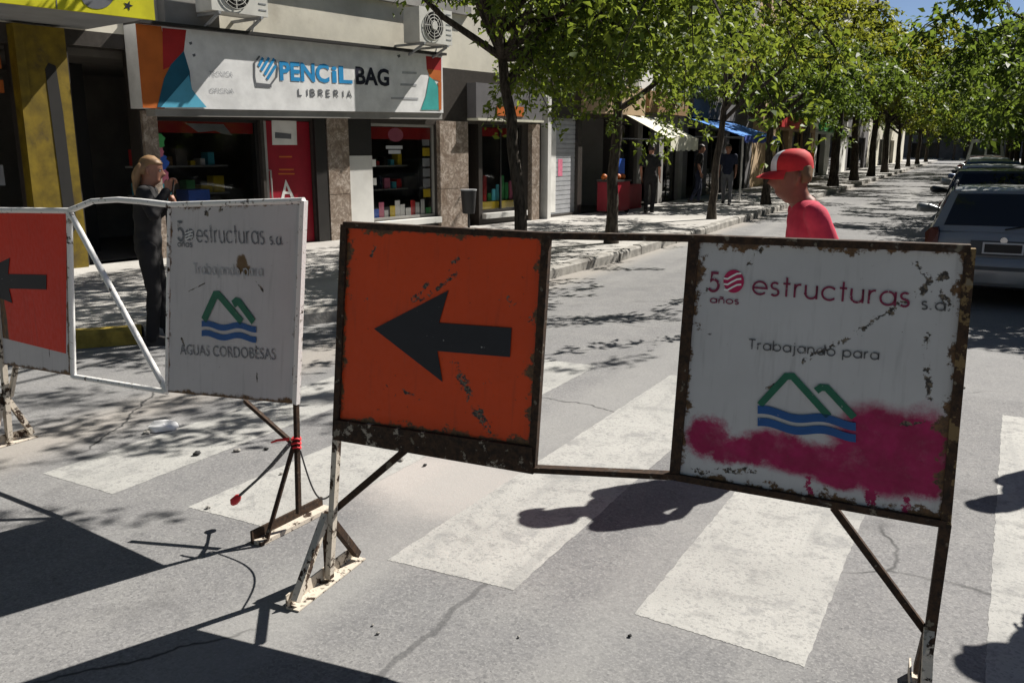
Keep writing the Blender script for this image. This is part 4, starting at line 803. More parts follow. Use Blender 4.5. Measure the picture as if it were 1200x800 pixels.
for i, (x, y, r) in enumerate(((231, 533, .02), (278, 529, .016), (244, 596, .012), (312, 527, .012), (330, 556, .010), (490, 522, .013), (507, 531, .012), (470, 540, .016), (455, 548, .012), (498, 546, .010), (443, 743, .006), (608, 747, .005), (738, 746, .007), (437, 733, .005), (1130, 455, .012))):
    stone('pebble', 'dark stone chip lying loose on the crosswalk', 'pebble', gp(x, y), r, 'rubber' if i % 3 == 0 else 'kerb_stone', 30+i, .7, 'stone chips scattered on the crosswalk')
# ================================================================ TREES
def leaf_mesh(name, pos, dirs, seed, size, n_leaf=6, mat='leaf_green'):
    rg = np.random.default_rng(seed); n = len(pos); k = n*n_leaf
    C_ = np.repeat(np.array(pos), n_leaf, 0)+rg.normal(0, .05, (k, 3))
    az = rg.uniform(0, 2*np.pi, k); el = rg.normal(-.45, .5, k)
    D = np.stack([np.cos(az)*np.cos(el), np.sin(az)*np.cos(el), np.sin(el)], 1)
    up = rg.normal(0, .55, (k, 3)); up[:, 2] += 1.0
    S = np.cross(D, up); S /= np.linalg.norm(S, axis=1)[:, None]+1e-9; N = np.cross(S, D)
    L = size*rg.uniform(.65, 1.25, k)[:, None]; Wd = L*rg.uniform(.2, .3, (k, 1))
    b = C_; t = C_+D*L+N*(-.12*L); m = C_+D*L*.48
    V = np.stack([b, m+S*Wd+N*Wd*.35, t, m-S*Wd+N*Wd*.35], 1).reshape(-1, 3)
    me = bpy.data.meshes.new(name); me.vertices.add(4*k); me.vertices.foreach_set('co', V.astype(np.float32).ravel())
    me.loops.add(4*k); me.loops.foreach_set('vertex_index', np.arange(4*k, dtype=np.int32)); me.polygons.add(k)
    me.polygons.foreach_set('loop_start', np.arange(0, 4*k, 4, dtype=np.int32)); me.polygons.foreach_set('loop_total', np.full(k, 4, dtype=np.int32))
    me.materials.append(M[mat]); me.update(); me.validate(); return me
def make_tree(seed, th=2.9, r0=.13, lean=(0, 0), spread=1.0, limbs=6, size=.11, mat='leaf_green', step=.14, ups=1.0, droop=.16, nl=6, extra=(), prune=None, avoid=None):
    rr = random.Random(seed); tb = MB(); pos = []
    def rv(s): return Vector((rr.uniform(-s, s), rr.uniform(-s, s), rr.uniform(-s, s)))
    def grow(p, d, L, r, lev):
        if prune and lev >= 2 and rr.random() > prune(p+d*L*.6): return
        n = 5; pts = [p]; rad = [r]; q = p.copy(); dd = d.copy(); e = .62 if lev else .7
        for i in range(n):
            dd = (dd+rv(.16)+Vector((0, 0, (-droop if lev >= 2 else .05)))).normalized(); q = q+dd*L/n; pts.append(q); rad.append(r*(1-(1-e*.75)*(i+1)/n))
        tb.tube(pts, rad, 8 if lev == 0 else (6 if lev == 1 else 4), lev < 1)
        if lev >= 2:
            m = max(2, int(L/step))
            for i in range(m):
                f = (i+rr.random())/m*n; a = pts[min(int(f), n-1)]; b = pts[min(int(f)+1, n)]; pos.append(a.lerp(b, f-int(f))+rv(.12))
        if lev < 3:
            k = (4, 4, 3)[lev-1] if lev else limbs
            for i in range(k):
                f = rr.uniform(.45, 1.0) if lev else rr.uniform(.8, 1.0)
                a = pts[min(int(f*n), n-1)].lerp(pts[min(int(f*n)+1, n)], f*n-int(f*n)); az = 2*math.pi*(i+rr.random()*.7)/k
                side = Vector((math.cos(az), math.sin(az), rr.uniform(.0, .6)*ups)); nd = (dd*(.55 if lev else .5)+side*(.9 if lev else spread)).normalized()
                grow(a, nd, L*rr.uniform(.5, .72) if lev else rr.uniform(1.7, 2.5)*spread, rad[min(int(f*n), n)]*(.6 if lev else .55), lev+1)
    # the trunk
    p = Vector((0, 0, -.05)); pts = [p]; rad = [r0*1.35]; n = 8
    for i in range(n):
        f = (i+1)/n; q = Vector((lean[0]*th*f**1.4+rr.uniform(-.03, .03), lean[1]*th*f**1.4+rr.uniform(-.03, .03), th*f)); pts.append(q); rad.append(r0*(1-.35*f))
    tb.tube(pts, rad, 10)
    d = (pts[-1]-pts[-2]).normalized()
    for i in range(limbs):
        az = 2*math.pi*(i+rr.random()*.6)/limbs; f = rr.uniform(.78, 1.0); a = pts[-2].lerp(pts[-1], f) if i % 2 else pts[-3].lerp(pts[-1], rr.random())
        nd = (d*rr.uniform(.5, 1.0)*ups+Vector((math.cos(az), math.sin(az), .1))*spread).normalized()
        if avoid is not None and nd.dot(avoid) > .2: nd = (nd-avoid*(2*nd.dot(avoid))).normalized()
        grow(a, nd, rr.uniform(1.7, 2.6)*spread, r0*.5, 1)
    grow(pts[-1], (d+rv(.1)).normalized(), 2.6*ups, r0*.6, 1)
    for (dv, L) in extra: grow(pts[-2], Vector(dv).normalized(), L, r0*.55, 1)
    return tb.mesh('trunk', 'bark', 50), leaf_mesh('crown', [tuple(q) for q in pos], None, seed, size, nl, mat)
def plant(meshes, loc, label, rz=0, sc=1.0, group='trees along the left sidewalk'):
    r = thing('street_tree', label, 'tree', loc, rz, group); r.scale = (sc, sc, sc); obj('trunk', meshes[0], r); obj('crown', meshes[1], r); return r
def tx(px_, x):   # distance along the street of a tree in the kerb row, from its photo column
    d = ray(px_, 250); return CAM[1]+d[1]*x/d[0]
yT1 = tx(612, -5.45); 
def side_(q): return q.x*rgt[0]+q.y*rgt[1]
def pr1(q):
    k = side_(q)
    if q.z < 4.9 and k < -.5: return .13
    if q.z < 4.9 and k < -.1: return .6
    return 1.0
T1 = make_tree(11, 3.2, .095, (-.14, .06), 1.3, 10, .11, 'leaf_green', .10, .55, .30, 7, extra=[((.8, -.55, .62), 5.0), ((.45, -.8, .6), 4.8), ((.95, -.2, .7), 4.4), ((.1, -.8, .9), 3.6), ((.9, .3, .25), 1.7), ((.6, .7, .25), 1.8), ((-.7, -.5, .55), 2.4), ((.5, .9, .15), 1.5), ((-.1, .1, 1), 3.2), ((.3, .5, 1), 3.2), ((-.5, .4, 1), 3.2), ((0, -.45, 1), 3.4), ((-.45, -.3, 1), 3.4)], prune=pr1, avoid=Vector(-rgt))
def pr2(q): return .4 if q.z < 3.1 else .85
T2 = make_tree(12, 2.9, .105, (.03, .0), 1.0, 9, .115, 'leaf_green', .115, .8, .18, 7, prune=pr2)
T3 = make_tree(13, 2.8, .095, (.06, .06), .95, 7, .125, 'leaf_yellow', .13, 1.2, .08, 7, prune=lambda q: .3 if q.z < 3.2 else .8)
T4 = make_tree(14, 2.5, .13, (0, 0), 1.1, 9, .13, 'leaf_dark', .085, .9, .2, 8)
T5 = make_tree(15, 2.5, .14, (.03, 0), 1.45, 10, .145, 'leaf_green', .085, .75, .2, 8)
T6 = make_tree(16, 2.6, .14, (-.05, 0), 1.4, 10, .145, 'leaf_yellow', .09, .8, .2, 7)
T7 = make_tree(17, 2.4, .12, (.04, 0), 1.0, 9, .125, 'leaf_dark', .08, .6, .24, 7)
plant(T1, (-5.45, yT1, .15), 'slim leaning tree rising in front of the stationery shop end', 0)
plant(T2, (-5.45, tx(717, -5.45), .15), 'tree in front of the steel shutter, left of the cream awning', 0)
plant(T3, (-5.3, tx(834, -5.3), .15), 'forked tree with yellowish leaves in front of the blue awning', 0)
plant(T4, (-5.3, tx(897, -5.3), .15), 'dense dark tree just past the blue awning', .5)
for i, (y, T, s, z_) in enumerate(((33, T4, 1.2, 1), (40.5, T6, 1.5, 2), (48, T6, 1.5, 0), (56, T4, 1.6, 4), (65, T5, 1.6, 3), (76, T6, 1.3, 1), (88, T4, 1.4, 2), (102, T5, 1.5, 5), (120, T4, 1.6, 0))):
    plant(T, (-5.4, y, .15), 'street tree farther down the left row, past the dense dark one', z_, s)
for i, (y, T, s, z_) in enumerate(((12.8, T7, 1.0, 2), (18.5, T7, 1.4, 0.4), (24, T7, 1.4, 1.2), (29.5, T7, 1.35, 3), (35, T7, 1.4, 0), (41, T4, 1.1, 2), (47, T7, 1.3, 1), (54, T7, 1.3, 5), (62, T4, 1.5, 3.3), (72, T5, 1.35, 4), (84, T4, 1.5, 1), (98, T6, 1.5, 2), (120, T4, 1.6, 0))):
    plant(T, (3.1 if y < 60 else 2.6, y, .15), 'street tree on the right sidewalk behind the row of parked cars', z_, s, 'trees along the right sidewalk')
for i, (x, T, z_) in enumerate(((-3, T4, 0), (.5, T5, 2), (4, T4, 4), (-8, T5, 1), (-5.5, T4, 2), (2.2, T4, 1), (-1.2, T5, 3))): plant(T, (x, 150+i*2, 0), 'tree closing the view at the end of the street', z_, 1.7, 'trees at the end of the street')
for i, (x, y, T, z_) in enumerate(((-9.5, -5, T4, 0), (-4, -6, T5, 2), (1.5, -5.5, T4, 4), (7, -6, T5, 1), (12, -5, T4, 3), (-15, -4, T5, 3), (-6.5, -10, T4, 1), (0, -11, T5, 1), (6, -11, T4, 2))): plant(T, (x, y, 0), 'unseen tree added across the junction to block sky light', z_, 1.25, 'unseen trees added across the junction to block sky light')  # unseen trees added behind the camera to cut sky fill on the plates
# ================================================================ PEOPLE
def rings(mb, L, n=18, tw=None):
    """closed loft of horizontal ellipses: (cx, cy, cz, half_depth_x, half_width_y)"""
    b = len(mb.v)
    for (cx, cy, cz, a, w) in L:
        for k in range(n):
            t = 2*math.pi*k/n; mb.v.append((cx+a*math.cos(t), cy+w*math.sin(t), cz))
    for i in range(len(L)-1):
        for k in range(n): k2 = (k+1) % n; mb.f.append((b+i*n+k, b+i*n+k2, b+(i+1)*n+k2, b+(i+1)*n+k))
    mb.f.append(tuple(b+k for k in range(n))[::-1]); e = b+(len(L)-1)*n; mb.f.append(tuple(e+k for k in range(n))); return mb
def limb(mb, pts, rad, n=12):
    """rounded, tapering limb"""
    P = [Vector(p) for p in pts]; d0 = (P[0]-P[1]).normalized(); d1 = (P[-1]-P[-2]).normalized()
    P = [P[0]+d0*rad[0]*.8, P[0]+d0*rad[0]*.45]+P+[P[-1]+d1*rad[-1]*.45, P[-1]+d1*rad[-1]*.8]; R = [rad[0]*.45, rad[0]*.85]+list(rad)+[rad[-1]*.85, rad[-1]*.45]
    return mb.tube(P, R, n)
def remesh(mb, name, mat, vox, smooth=4, fold=0.0, seed=0):
    me = bpy.data.meshes.new(name); me.from_pydata(mb.v, [], mb.f); me.update()
    bm = bmesh.new(); bm.from_mesh(me); bmesh.ops.recalc_face_normals(bm, faces=bm.faces); bm.to_mesh(me); bm.free()
    o = bpy.data.objects.new('tmp', me); COL.objects.link(o); m = o.modifiers.new('r', 'REMESH'); m.mode = 'VOXEL'; m.voxel_size = vox
    s = o.modifiers.new('s', 'SMOOTH'); s.factor = .5; s.iterations = smooth
    dg = bpy.context.evaluated_depsgraph_get(); r = bpy.data.meshes.new_from_object(o.evaluated_get(dg)); bpy.data.objects.remove(o); bpy.data.meshes.remove(me)
    if fold:
        n = len(r.vertices); co = np.empty(n*3); r.vertices.foreach_get('co', co); co = co.reshape(-1, 3); no = np.empty(n*3); r.vertices.foreach_get('normal', no); no = no.reshape(-1, 3)
        f = np.sin(co[:, 2]*34+np.sin(co[:, 0]*17+seed)*2+co[:, 1]*9)*.5+np.sin(co[:, 2]*61+co[:, 0]*23+co[:, 1]*31+seed)*.3+np.sin(co[:, 1]*27-co[:, 2]*19+seed*2)*.4
        co += no*(f*fold)[:, None]; r.vertices.foreach_set('co', co.ravel()); r.update()
    r.name = name; r.materials.clear(); r.materials.append(M[mat]); r.shade_smooth(); return r
def head_mb(mb, c, yaw=0, pitch=0, s=1.0):
    """head with brow, nose, lips, chin and ears; c = centre of the neck top, facing +x"""
    prof = [(-.045, .040, -.055, .050), (-.020, .062, -.066, .056), (0, .085, -.070, .058), (.018, .094, -.074, .062), (.036, .091, -.080, .066), (.055, .093, -.088, .069), (.075, .094, -.094, .071), (.095, .094, -.098, .073), (.115, .093, -.100, .075), (.130, .097, -.101, .0765), (.148, .097, -.101, .077), (.170, .090, -.098, .075), (.190, .078, -.088, .069), (.208, .056, -.068, .055), (.219, .030, -.042, .034), (.224, .008, -.02, .01)]
    n = 32; b = len(mb.v); Rm = Matrix.Rotation(yaw, 3, 'Z') @ Matrix.Rotation(pitch, 3, 'Y'); c = Vector(c)
    for (z, xf, xb, w) in prof:
        for k in range(n):
            t = 2*math.pi*k/n; ct, st = math.cos(t), math.sin(t); cx = (xf+xb)/2; a = (xf-xb)/2
            x = cx+a*math.copysign(abs(ct)**.85, ct); y = w*st
            if ct > 0:
                fr = max(0, 1-abs(math.atan2(st, ct))/.32)
                nose = max(0, 1-abs(z-.072)/.03) if z <= .072 else max(0, 1-(z-.072)/.06); x += fr*.046*nose
                fr2 = max(0, 1-abs(abs(math.atan2(st, ct))-.42)/.25); x -= fr2*.010*max(0, 1-abs(z-.108)/.022)
            mb.v.append(tuple(c+Rm @ (Vector((x+.012, y, z))*s)))
    for i in range(len(prof)-1):
        for k in range(n): k2 = (k+1) % n; mb.f.append((b+i*n+k, b+i*n+k2, b+(i+1)*n+k2, b+(i+1)*n+k))
    mb.f.append(tuple(b+k for k in range(n))[::-1]); e = b+(len(prof)-1)*n; mb.f.append(tuple(e+k for k in range(n)))
    for sy in (-1, 1):
        limb(mb, [c+Rm @ (Vector((-.002, sy*.078, .065))*s), c+Rm @ (Vector((-.01, sy*.086, .095))*s), c+Rm @ (Vector((-.014, sy*.084, .115))*s)], [.009*s, .014*s, .012*s], 8)
        limb(mb, [c+Rm @ (Vector((.095, 0, .028))*s)+Rm @ Vector((0, sy*.012, 0)), c+Rm @ (Vector((.092, sy*.02, .027))*s)], [.006*s, .005*s], 6)
    return Rm
def hand_mb(mb, wrist, d, side, curl=.5):
    """palm with four fingers and a thumb; d = direction of the forearm, side = thumb direction"""
    w = Vector(wrist); d = Vector(d).normalized(); t = Vector(side); t = (t-d*t.dot(d)).normalized(); p = d.cross(t)
    for k in range(3): limb(mb, [w+t*(.022*(k-1)), w+d*.045+t*(.024*(k-1)), w+d*.085+t*(.024*(k-1))], [.016, .016, .013], 8)
    for k, L in enumerate((.066, .075, .070, .055)):
        a = w+d*.085+t*(.031-.021*k); c1 = a+(d*math.cos(curl*.6)+p*math.sin(curl*.6))*L*.45; c2 = c1+(d*math.cos(curl*1.5)+p*math.sin(curl*1.5))*L*.32; c3 = c2+(d*math.cos(curl*2.3)+p*math.sin(curl*2.3))*L*.25
        limb(mb, [a, c1, c2, c3], [.0095, .009, .008, .007], 7)
    a = w+d*.02+t*.03; limb(mb, [a, a+d*.03+t*.025, a+d*.058+t*.032+p*.012], [.013, .011, .009], 7)
def person(label, loc, rz, h=1.72, top='shirt_red', pants='cloth_denim', skin='skin', hair='hair_dark', cap=False, sleeve='short', pose=None, long_hair=False, group=None, vox=.009, build=1.0, name='person'):
    k = h/1.75; r = thing(name, label, 'person', loc, rz, group); r.scale = (k, k, k); p = dict(hipL=(0, .095, .93), kneeL=(.10, .10, .50), ankL=(.06, .10, .085), hipR=(0, -.095, .93), kneeR=(-.02, -.10, .50), ankR=(-.22, -.10, .12), lean=.03,
              shL=(.0, .195, 1.43), elL=(-.04, .235, 1.14), wrL=(.06, .23, .90), shR=(.0, -.195, 1.43), elR=(-.06, -.235, 1.14), wrR=(.02, -.24, .89), yaw=0, pitch=.05, neck=.02)
    p.update(pose or {}); ln = p['lean']
    tz = lambda z: ln*(z-.95)/.5     # forward lean of the trunk
    bw = build
    body = MB(); rings(body, [(0, 0, .84, .085, .13), (0, 0, .95, .095, .145), (tz(1.1), 0, 1.1, .085, .125), (tz(1.25), 0, 1.25, .095, .14), (tz(1.38), 0, 1.38, .085, .15), (tz(1.45), 0, 1.45, .06, .10), (tz(1.47), 0, 1.47, .05, .06)])
    nb = Vector((tz(1.46), 0, 1.45)); hc = Vector((tz(1.53)+p['neck'], 0, 1.52))
    limb(body, [nb, nb.lerp(hc, .6), hc+Vector((0, 0, .03))], [.068, .06, .06]); Rm = head_mb(body, hc, p['yaw'], p['pitch'])
    for sd, sg_ in (('L', 1), ('R', -1)):
        sh, el, wr = (Vector(p[q+sd]) for q in ('sh', 'el', 'wr')); sh = sh+Vector((tz(sh.z), 0, 0)); p['_s'+sd] = sh
        limb(body, [sh, sh.lerp(el, .5), el], [.05, .044, .036]); limb(body, [el, el.lerp(wr, .35), wr], [.037, .038, .026]); d = (wr-el).normalized(); hand_mb(body, wr, d, p.get('th'+sd, (1, 0, .2)), p.get('cu'+sd, .5))
        hp, kn, an = (Vector(p[q+sd]) for q in ('hip', 'knee', 'ank')); limb(body, [hp, hp.lerp(kn, .5), kn], [.075, .066, .05]); limb(body, [kn, kn.lerp(an, .35), an], [.05, .052, .034])
        limb(body, [an+Vector((-.03, 0, -.05)), an+Vector((.12, 0, -.055))], [.03, .026])
    bo = obj('body', remesh(body, 'body', skin, vox, 2), r)
    # clothes
    t = MB(); rings(t, [(0, 0, .86, .115*bw, .165*bw), (0, 0, .93, .122*bw, .17*bw), (tz(1.08)+.01*(bw-1)*8, 0, 1.08, .118*bw, .152*bw), (tz(1.25), 0, 1.25, .122*bw, .168*bw), (tz(1.37), 0, 1.37, .112, .19), (tz(1.44), 0, 1.445, .085, .155), (tz(1.48), 0, 1.485, .066, .07)])
    for sd in 'LR':
        sh, el, wr = p['_s'+sd], Vector(p['el'+sd]), Vector(p['wr'+sd])
        if sleeve == 'short': limb(t, [sh, sh.lerp(el, .45), sh.lerp(el, .78)], [.067, .064, .062])
        else: limb(t, [sh, sh.lerp(el, .5), el], [.07, .062, .054]); limb(t, [el, el.lerp(wr, .5), el.lerp(wr, .93)], [.054, .05, .043])
    so = obj('shirt' if sleeve == 'short' else 'jacket', remesh(t, 'shirt', top, vox*1.3, 5, .0055, 1), r)
    tr = MB(); rings(tr, [(0, 0, .80, .10, .155), (0, 0, .88, .115, .165), (0, 0, .98, .108, .155), (0, 0, 1.02, .10, .148)])
    for sd in 'LR':
        hp, kn, an = (Vector(p[q+sd]) for q in ('hip', 'knee', 'ank')); limb(tr, [hp, hp.lerp(kn, .5), kn], [.095, .083, .068]); limb(tr, [kn, kn.lerp(an, .5), an+Vector((0, 0, -.01))], [.068, .063, .058])
    obj('trousers', remesh(tr, 'trousers', pants, vox*1.3, 5, .004, 3), r)
    for sd in 'LR':
        an = Vector(p['ank'+sd]); s_ = MB(); tilt = p.get('ft'+sd, 0.0); c_, q_ = math.cos(tilt), math.sin(tilt)
        pr = [(-.09, .0, .03), (-.085, .03, .036), (.0, .045, .04), (.07, .03, .045), (.13, .016, .044), (.175, .008, .03)]
        vs = []
        for (x, zt, w) in pr:
            for (yy, zz) in ((-w, -.085), (w, -.085), (w*.95, -.045), (w*.6, zt-.03), (-w*.6, zt-.03), (-w*.95, -.045)): vs.append(an+Vector((x*c_-zz*q_*0-0*zz, yy, zz*c_-x*q_)))
        m6 = len(pr); fs = [tuple(range(6))[::-1], tuple(range((m6-1)*6, m6*6))]
        for i in range(m6-1):
            for j in range(6): fs.append((i*6+j, i*6+(j+1) % 6, (i+1)*6+(j+1) % 6, (i+1)*6+j))
        s_.add(vs, fs); obj('shoe', s_.mesh('shoe', 'shoe_dark', 50), r)
    # face details
    for sy in (-1, 1):
        e = hc+Rm @ Vector((.090, sy*.031, .107)); bm = bmesh.new(); bmesh.ops.create_uvsphere(bm, u_segments=10, v_segments=8, radius=.0115); me = bpy.data.meshes.new('eye'); bm.to_mesh(me); bm.free(); me.materials.append(M['eye_white']); me.shade_smooth(); eo = obj('eye', me, r); eo.location = e
        bm = bmesh.new(); bmesh.ops.create_uvsphere(bm, u_segments=8, v_segments=6, radius=.0065); me = bpy.data.meshes.new('iris'); bm.to_mesh(me); bm.free(); me.materials.append(M['eye_dark']); io = obj('iris', me, eo); io.location = Rm @ Vector((.0072, 0, 0))
        bl = MB(); limb(bl, [hc+Rm @ Vector((.105, sy*.015, .125)), hc+Rm @ Vector((.102, sy*.034, .129)), hc+Rm @ Vector((.090, sy*.052, .124))], [.004, .005, .003], 6); obj('eyebrow', bl.mesh('eyebrow', hair, 60), r)
    # hair
    hm = MB(); L = []; n = 24
    zz = [(.06, -.105, .080), (.09, -.112, .085), (.12, -.114, .0865), (.15, -.113, .086), (.175, -.108, .083), (.2, -.094, .073), (.222, -.064, .050), (.236, -.03, .022)]
    b = 0
    for (z, xb, w) in zz:
        for k_ in range(n):
            a = 2*math.pi*k_/n; ca, sa = math.cos(a), math.sin(a); front = .102 if z > .165 else (.02 if z > .1 else -.02); front *= (1 if z < .19 else max(.2, (.245-z)/.055)); cx = (front+xb)/2
            hm.v.append(tuple(hc+Rm @ Vector((cx+(front-xb)/2*ca+.012, w*sa, z-.004))))
    for i in range(len(zz)-1):
        for k_ in range(n): k2 = (k_+1) % n; hm.f.append((i*n+k_, i*n+k2, (i+1)*n+k2, (i+1)*n+k_))
    hm.f.append(tuple(range(n))[::-1]); hm.f.append(tuple((len(zz)-1)*n+q for q in range(n)))
    if long_hair:
        for a in (-.06, -.03, 0, .03, .06): limb(hm, [hc+Rm @ Vector((-.07, a, .13)), hc+Rm @ Vector((-.10, a*1.2, .05)), hc+Rm @ Vector((-.10, a*1.3, -.05)), hc+Rm @ Vector((-.09, a*1.2, -.13))], [.035, .038, .034, .015], 8)
    obj('hair', remesh(hm, 'hair', hair, .006, 1, .006, 5), r)
    if cap:
        cm = MB(); n = 28; z0 = .128; cr = [(z0, 1.0), (z0+.03, 1.0), (z0+.06, .955), (z0+.085, .84), (z0+.105, .62), (z0+.115, .35), (z0+.118, .06)]
        def cap_pt(z, f, a, o=0): return hc+Rm @ Vector((.005+(.112*f+o)*math.cos(a), (.092*f+o)*math.sin(a), z))
        for (z, f) in cr: cm.v += [tuple(cap_pt(z, f, 2*math.pi*q/n)) for q in range(n)]
        for i in range(len(cr)-1):
            for q in range(n): q2 = (q+1) % n; cm.f.append((i*n+q, i*n+q2, (i+1)*n+q2, (i+1)*n+q))
        cm.f.append(tuple((len(cr)-1)*n+q for q in range(n))); co_ = obj('cap', cm.mesh('cap', 'cap_red', 60), r)
        fp = MB(); m_ = 12
        for (z, f) in cr[:-1]: fp.v += [tuple(cap_pt(z, f, -.62+1.24*q/m_, .0025)) for q in range(m_+1)]
        for i in range(len(cr)-2):
            for q in range(m_): fp.f.append((i*(m_+1)+q, i*(m_+1)+q+1, (i+1)*(m_+1)+q+1, (i+1)*(m_+1)+q))
        obj('cap_front', fp.mesh('cap_front', 'cap_white', 60), co_)
        br = MB(); m_ = 14
        for (rad, dz, th) in ((.0, .0, 0), (.035, -.006, 0), (.07, -.018, 0), (.085, -.024, 0)):
            for q in range(m_+1):
                a = -1.15+2.3*q/m_; k_ = rad*max(0.1, math.cos(a*1.15))
                br.v.append(tuple(hc+Rm @ Vector((.005+.112*math.cos(a)+k_, .092*math.sin(a)*(1+.25*k_/.085), z0+.012+dz-.30*rad*(math.sin(a)**2)))))
        nr = 4; top_n = len(br.v); br.v += [(x, y, z-.004) for x, y, z in br.v]
        for i in range(nr-1):
            for q in range(m_): w_ = m_+1; a = (i*w_+q, i*w_+q+1, (i+1)*w_+q+1, (i+1)*w_+q); br.f.append(a[::-1]); br.f.append(tuple(v+top_n for v in a))
        for q in range(m_): a = (nr-1)*(m_+1)+q; br.f.append((a, a+1, a+1+top_n, a+top_n))
        obj('cap_brim', br.mesh('cap_brim', 'cap_red', 60), co_)
    return r
faceL = math.atan2(-math.sin(YAW), -math.cos(YAW))
pm = gp(945, 546); man = person('person in red cap with white front and red t-shirt behind the sprayed plate', (pm[0]-.03, pm[1]+.16, 0), faceL-.12, 1.735, 'shirt_red', 'cloth_denim', 'skin_tan', 'hair_brown', cap=True, pose=dict(lean=.10, neck=.05, pitch=.12), build=1.12, vox=.008)
pw_ = gp(184, 402); lady = person('person in black jacket and trousers with fair hair, one hand raised', (pw_[0], pw_[1], 0), faceL+math.pi+.25, 1.69, 'cloth_black', 'cloth_black', 'skin', 'hair_fair', sleeve='long', long_hair=True,
             pose=dict(elR=(.10, -.24, 1.22), wrR=(.22, -.12, 1.44), thR=(0, 0, 1), elL=(.06, .25, 1.18), wrL=(.2, .12, 1.30), thL=(0, 0, 1), kneeR=(.03, -.1, .5), ankR=(-.02, -.1, .085), ankL=(.05, .1, .085), kneeL=(.06, .1, .5), pitch=.15, cuR=.9, cuL=.9))
ph = Vector((.27, -.06, 1.47)); tag(obj('mobile_phone', MB().box(-.005, .005, -.04, .04, -.075, .075).mesh('mobile_phone', 'black_frame')), 'small dark phone held up by the person in black', 'phone')
po = bpy.data.objects['mobile_phone']; ca, sa = math.cos(lady.rotation_euler.z), math.sin(lady.rotation_euler.z); kk = lady.scale[0]; po.location = (lady.location.x+(ph.x*ca-ph.y*sa)*kk, lady.location.y+(ph.x*sa+ph.y*ca)*kk, ph.z*kk); po.rotation_euler = (0, .2, lady.rotation_euler.z)
# two people on the crossing beside the right kerb whose shadows reach into the view
by1 = person('person in grey top standing on the crossing near the parked wagon', (1.10, 6.2, 0), R_(200), 1.76, 'cloth_grey', 'cloth_navy', 'skin', 'hair_dark', vox=.012, pose=dict(ankR=(-.03, -.1, .085), kneeR=(.0, -.1, .5)))
by2 = person('person in dark jacket waiting on the crossing beside the sprayed plate', (1.10, 4.6, 0), R_(160), 1.80, 'cloth_navy', 'cloth_denim', 'skin', 'hair_brown', sleeve='long', vox=.012, pose=dict(ankR=(-.03, -.1, .085), kneeR=(.0, -.1, .5), elL=(-.02, .33, 1.2), wrL=(.12, .30, 1.02)))
# pedestrians down the left sidewalk
def recolour(r, **mm):
    for c in r.children:
        b = c.name.split('.')[0]
        if b in mm: c.material_slots[0].link = 'OBJECT'; c.material_slots[0].material = M[mm[b]]
walk = person('pedestrian in orange top walking on the sidewalk past the dense tree', (-5.6, 34.5, .15), R_(95), 1.72, 'orange_cloth', 'cloth_navy', 'skin', 'hair_dark', vox=.016, group='pedestrians on the left sidewalk')
for (x, y, rz, lab, t, q) in ((-6.2, 35.2, 80, 'pedestrian in dark clothes beside the one in orange', 'cloth_black', 'cloth_black'), (-6.3, 25.5, -80, 'pedestrian in navy top coming along the sidewalk by the dense tree', 'cloth_navy', 'cloth_grey'),
                              (-7.2, 21.3, 100, 'pedestrian in dark clothes outside the shop with the red counter', 'cloth_black', 'cloth_black'), (-7.3, 26.0, 30, 'pedestrian in black between the cream and the blue awning', 'cloth_black', 'cloth_navy')):
    c = copy_tree(walk); c.location = (x, y, .15); c.rotation_euler = (0, 0, R_(rz)); c['label'] = lab; recolour(c, shirt=t, trousers=q)
# street furniture on the left sidewalk
sb = thing('vendor_stand', 'red vendor stand with a blue board outside the shutter building', 'stand', PBn.P(2.9, .15, .5), PBn.rotz())
obj('cabinet', MB().box(-.45, .35, -.25, .25, .06, .78).mesh('cabinet', 'poster_red'), sb); obj('counter', MB().box(-.48, .38, -.28, .28, .785, .83).mesh('counter', 'black_frame'), sb)
for x in (-.4, .3): obj('wheel', MB().tube([(x-.03, -.2, .06), (x+.03, -.2, .06)], .06, 12).mesh('wheel', 'rubber'), sb)
obj('board', MB().box(.0, .42, -.05, -.02, .80, 1.35).mesh('board', 'toy_blue'), sb)
for k in range(7): bm = bmesh.new(); bmesh.ops.create_icosphere(bm, subdivisions=2, radius=.08); me = bpy.data.meshes.new('fruit'); bm.to_mesh(me); bm.free(); me.materials.append(M['sign_orange']); o_ = obj('fruit', me, sb); o_.location = (-.38+.12*k, .1*(-1)**k, .90)
bn = thing('litter_bin', 'small dark litter bin on a post beside the marble pilaster', 'bin', (*PA.P(3.4, .15, .5)[:2], .15), PA.rotz())
obj('post', MB().tube([(0, 0, 0), (0, 0, .75)], .025, 8).mesh('post', 'iron_dark'), bn); obj('basket', MB().tube([(0, 0, .32), (0, 0, .36), (0, 0, .78)], [.12, .13, .16], 14, True).mesh('basket', 'iron_dark', 40), bn); obj('rim', MB().tube([(0, 0, .775), (0, 0, .80)], .17, 14).mesh('rim', 'steel_grey', 40), bn)
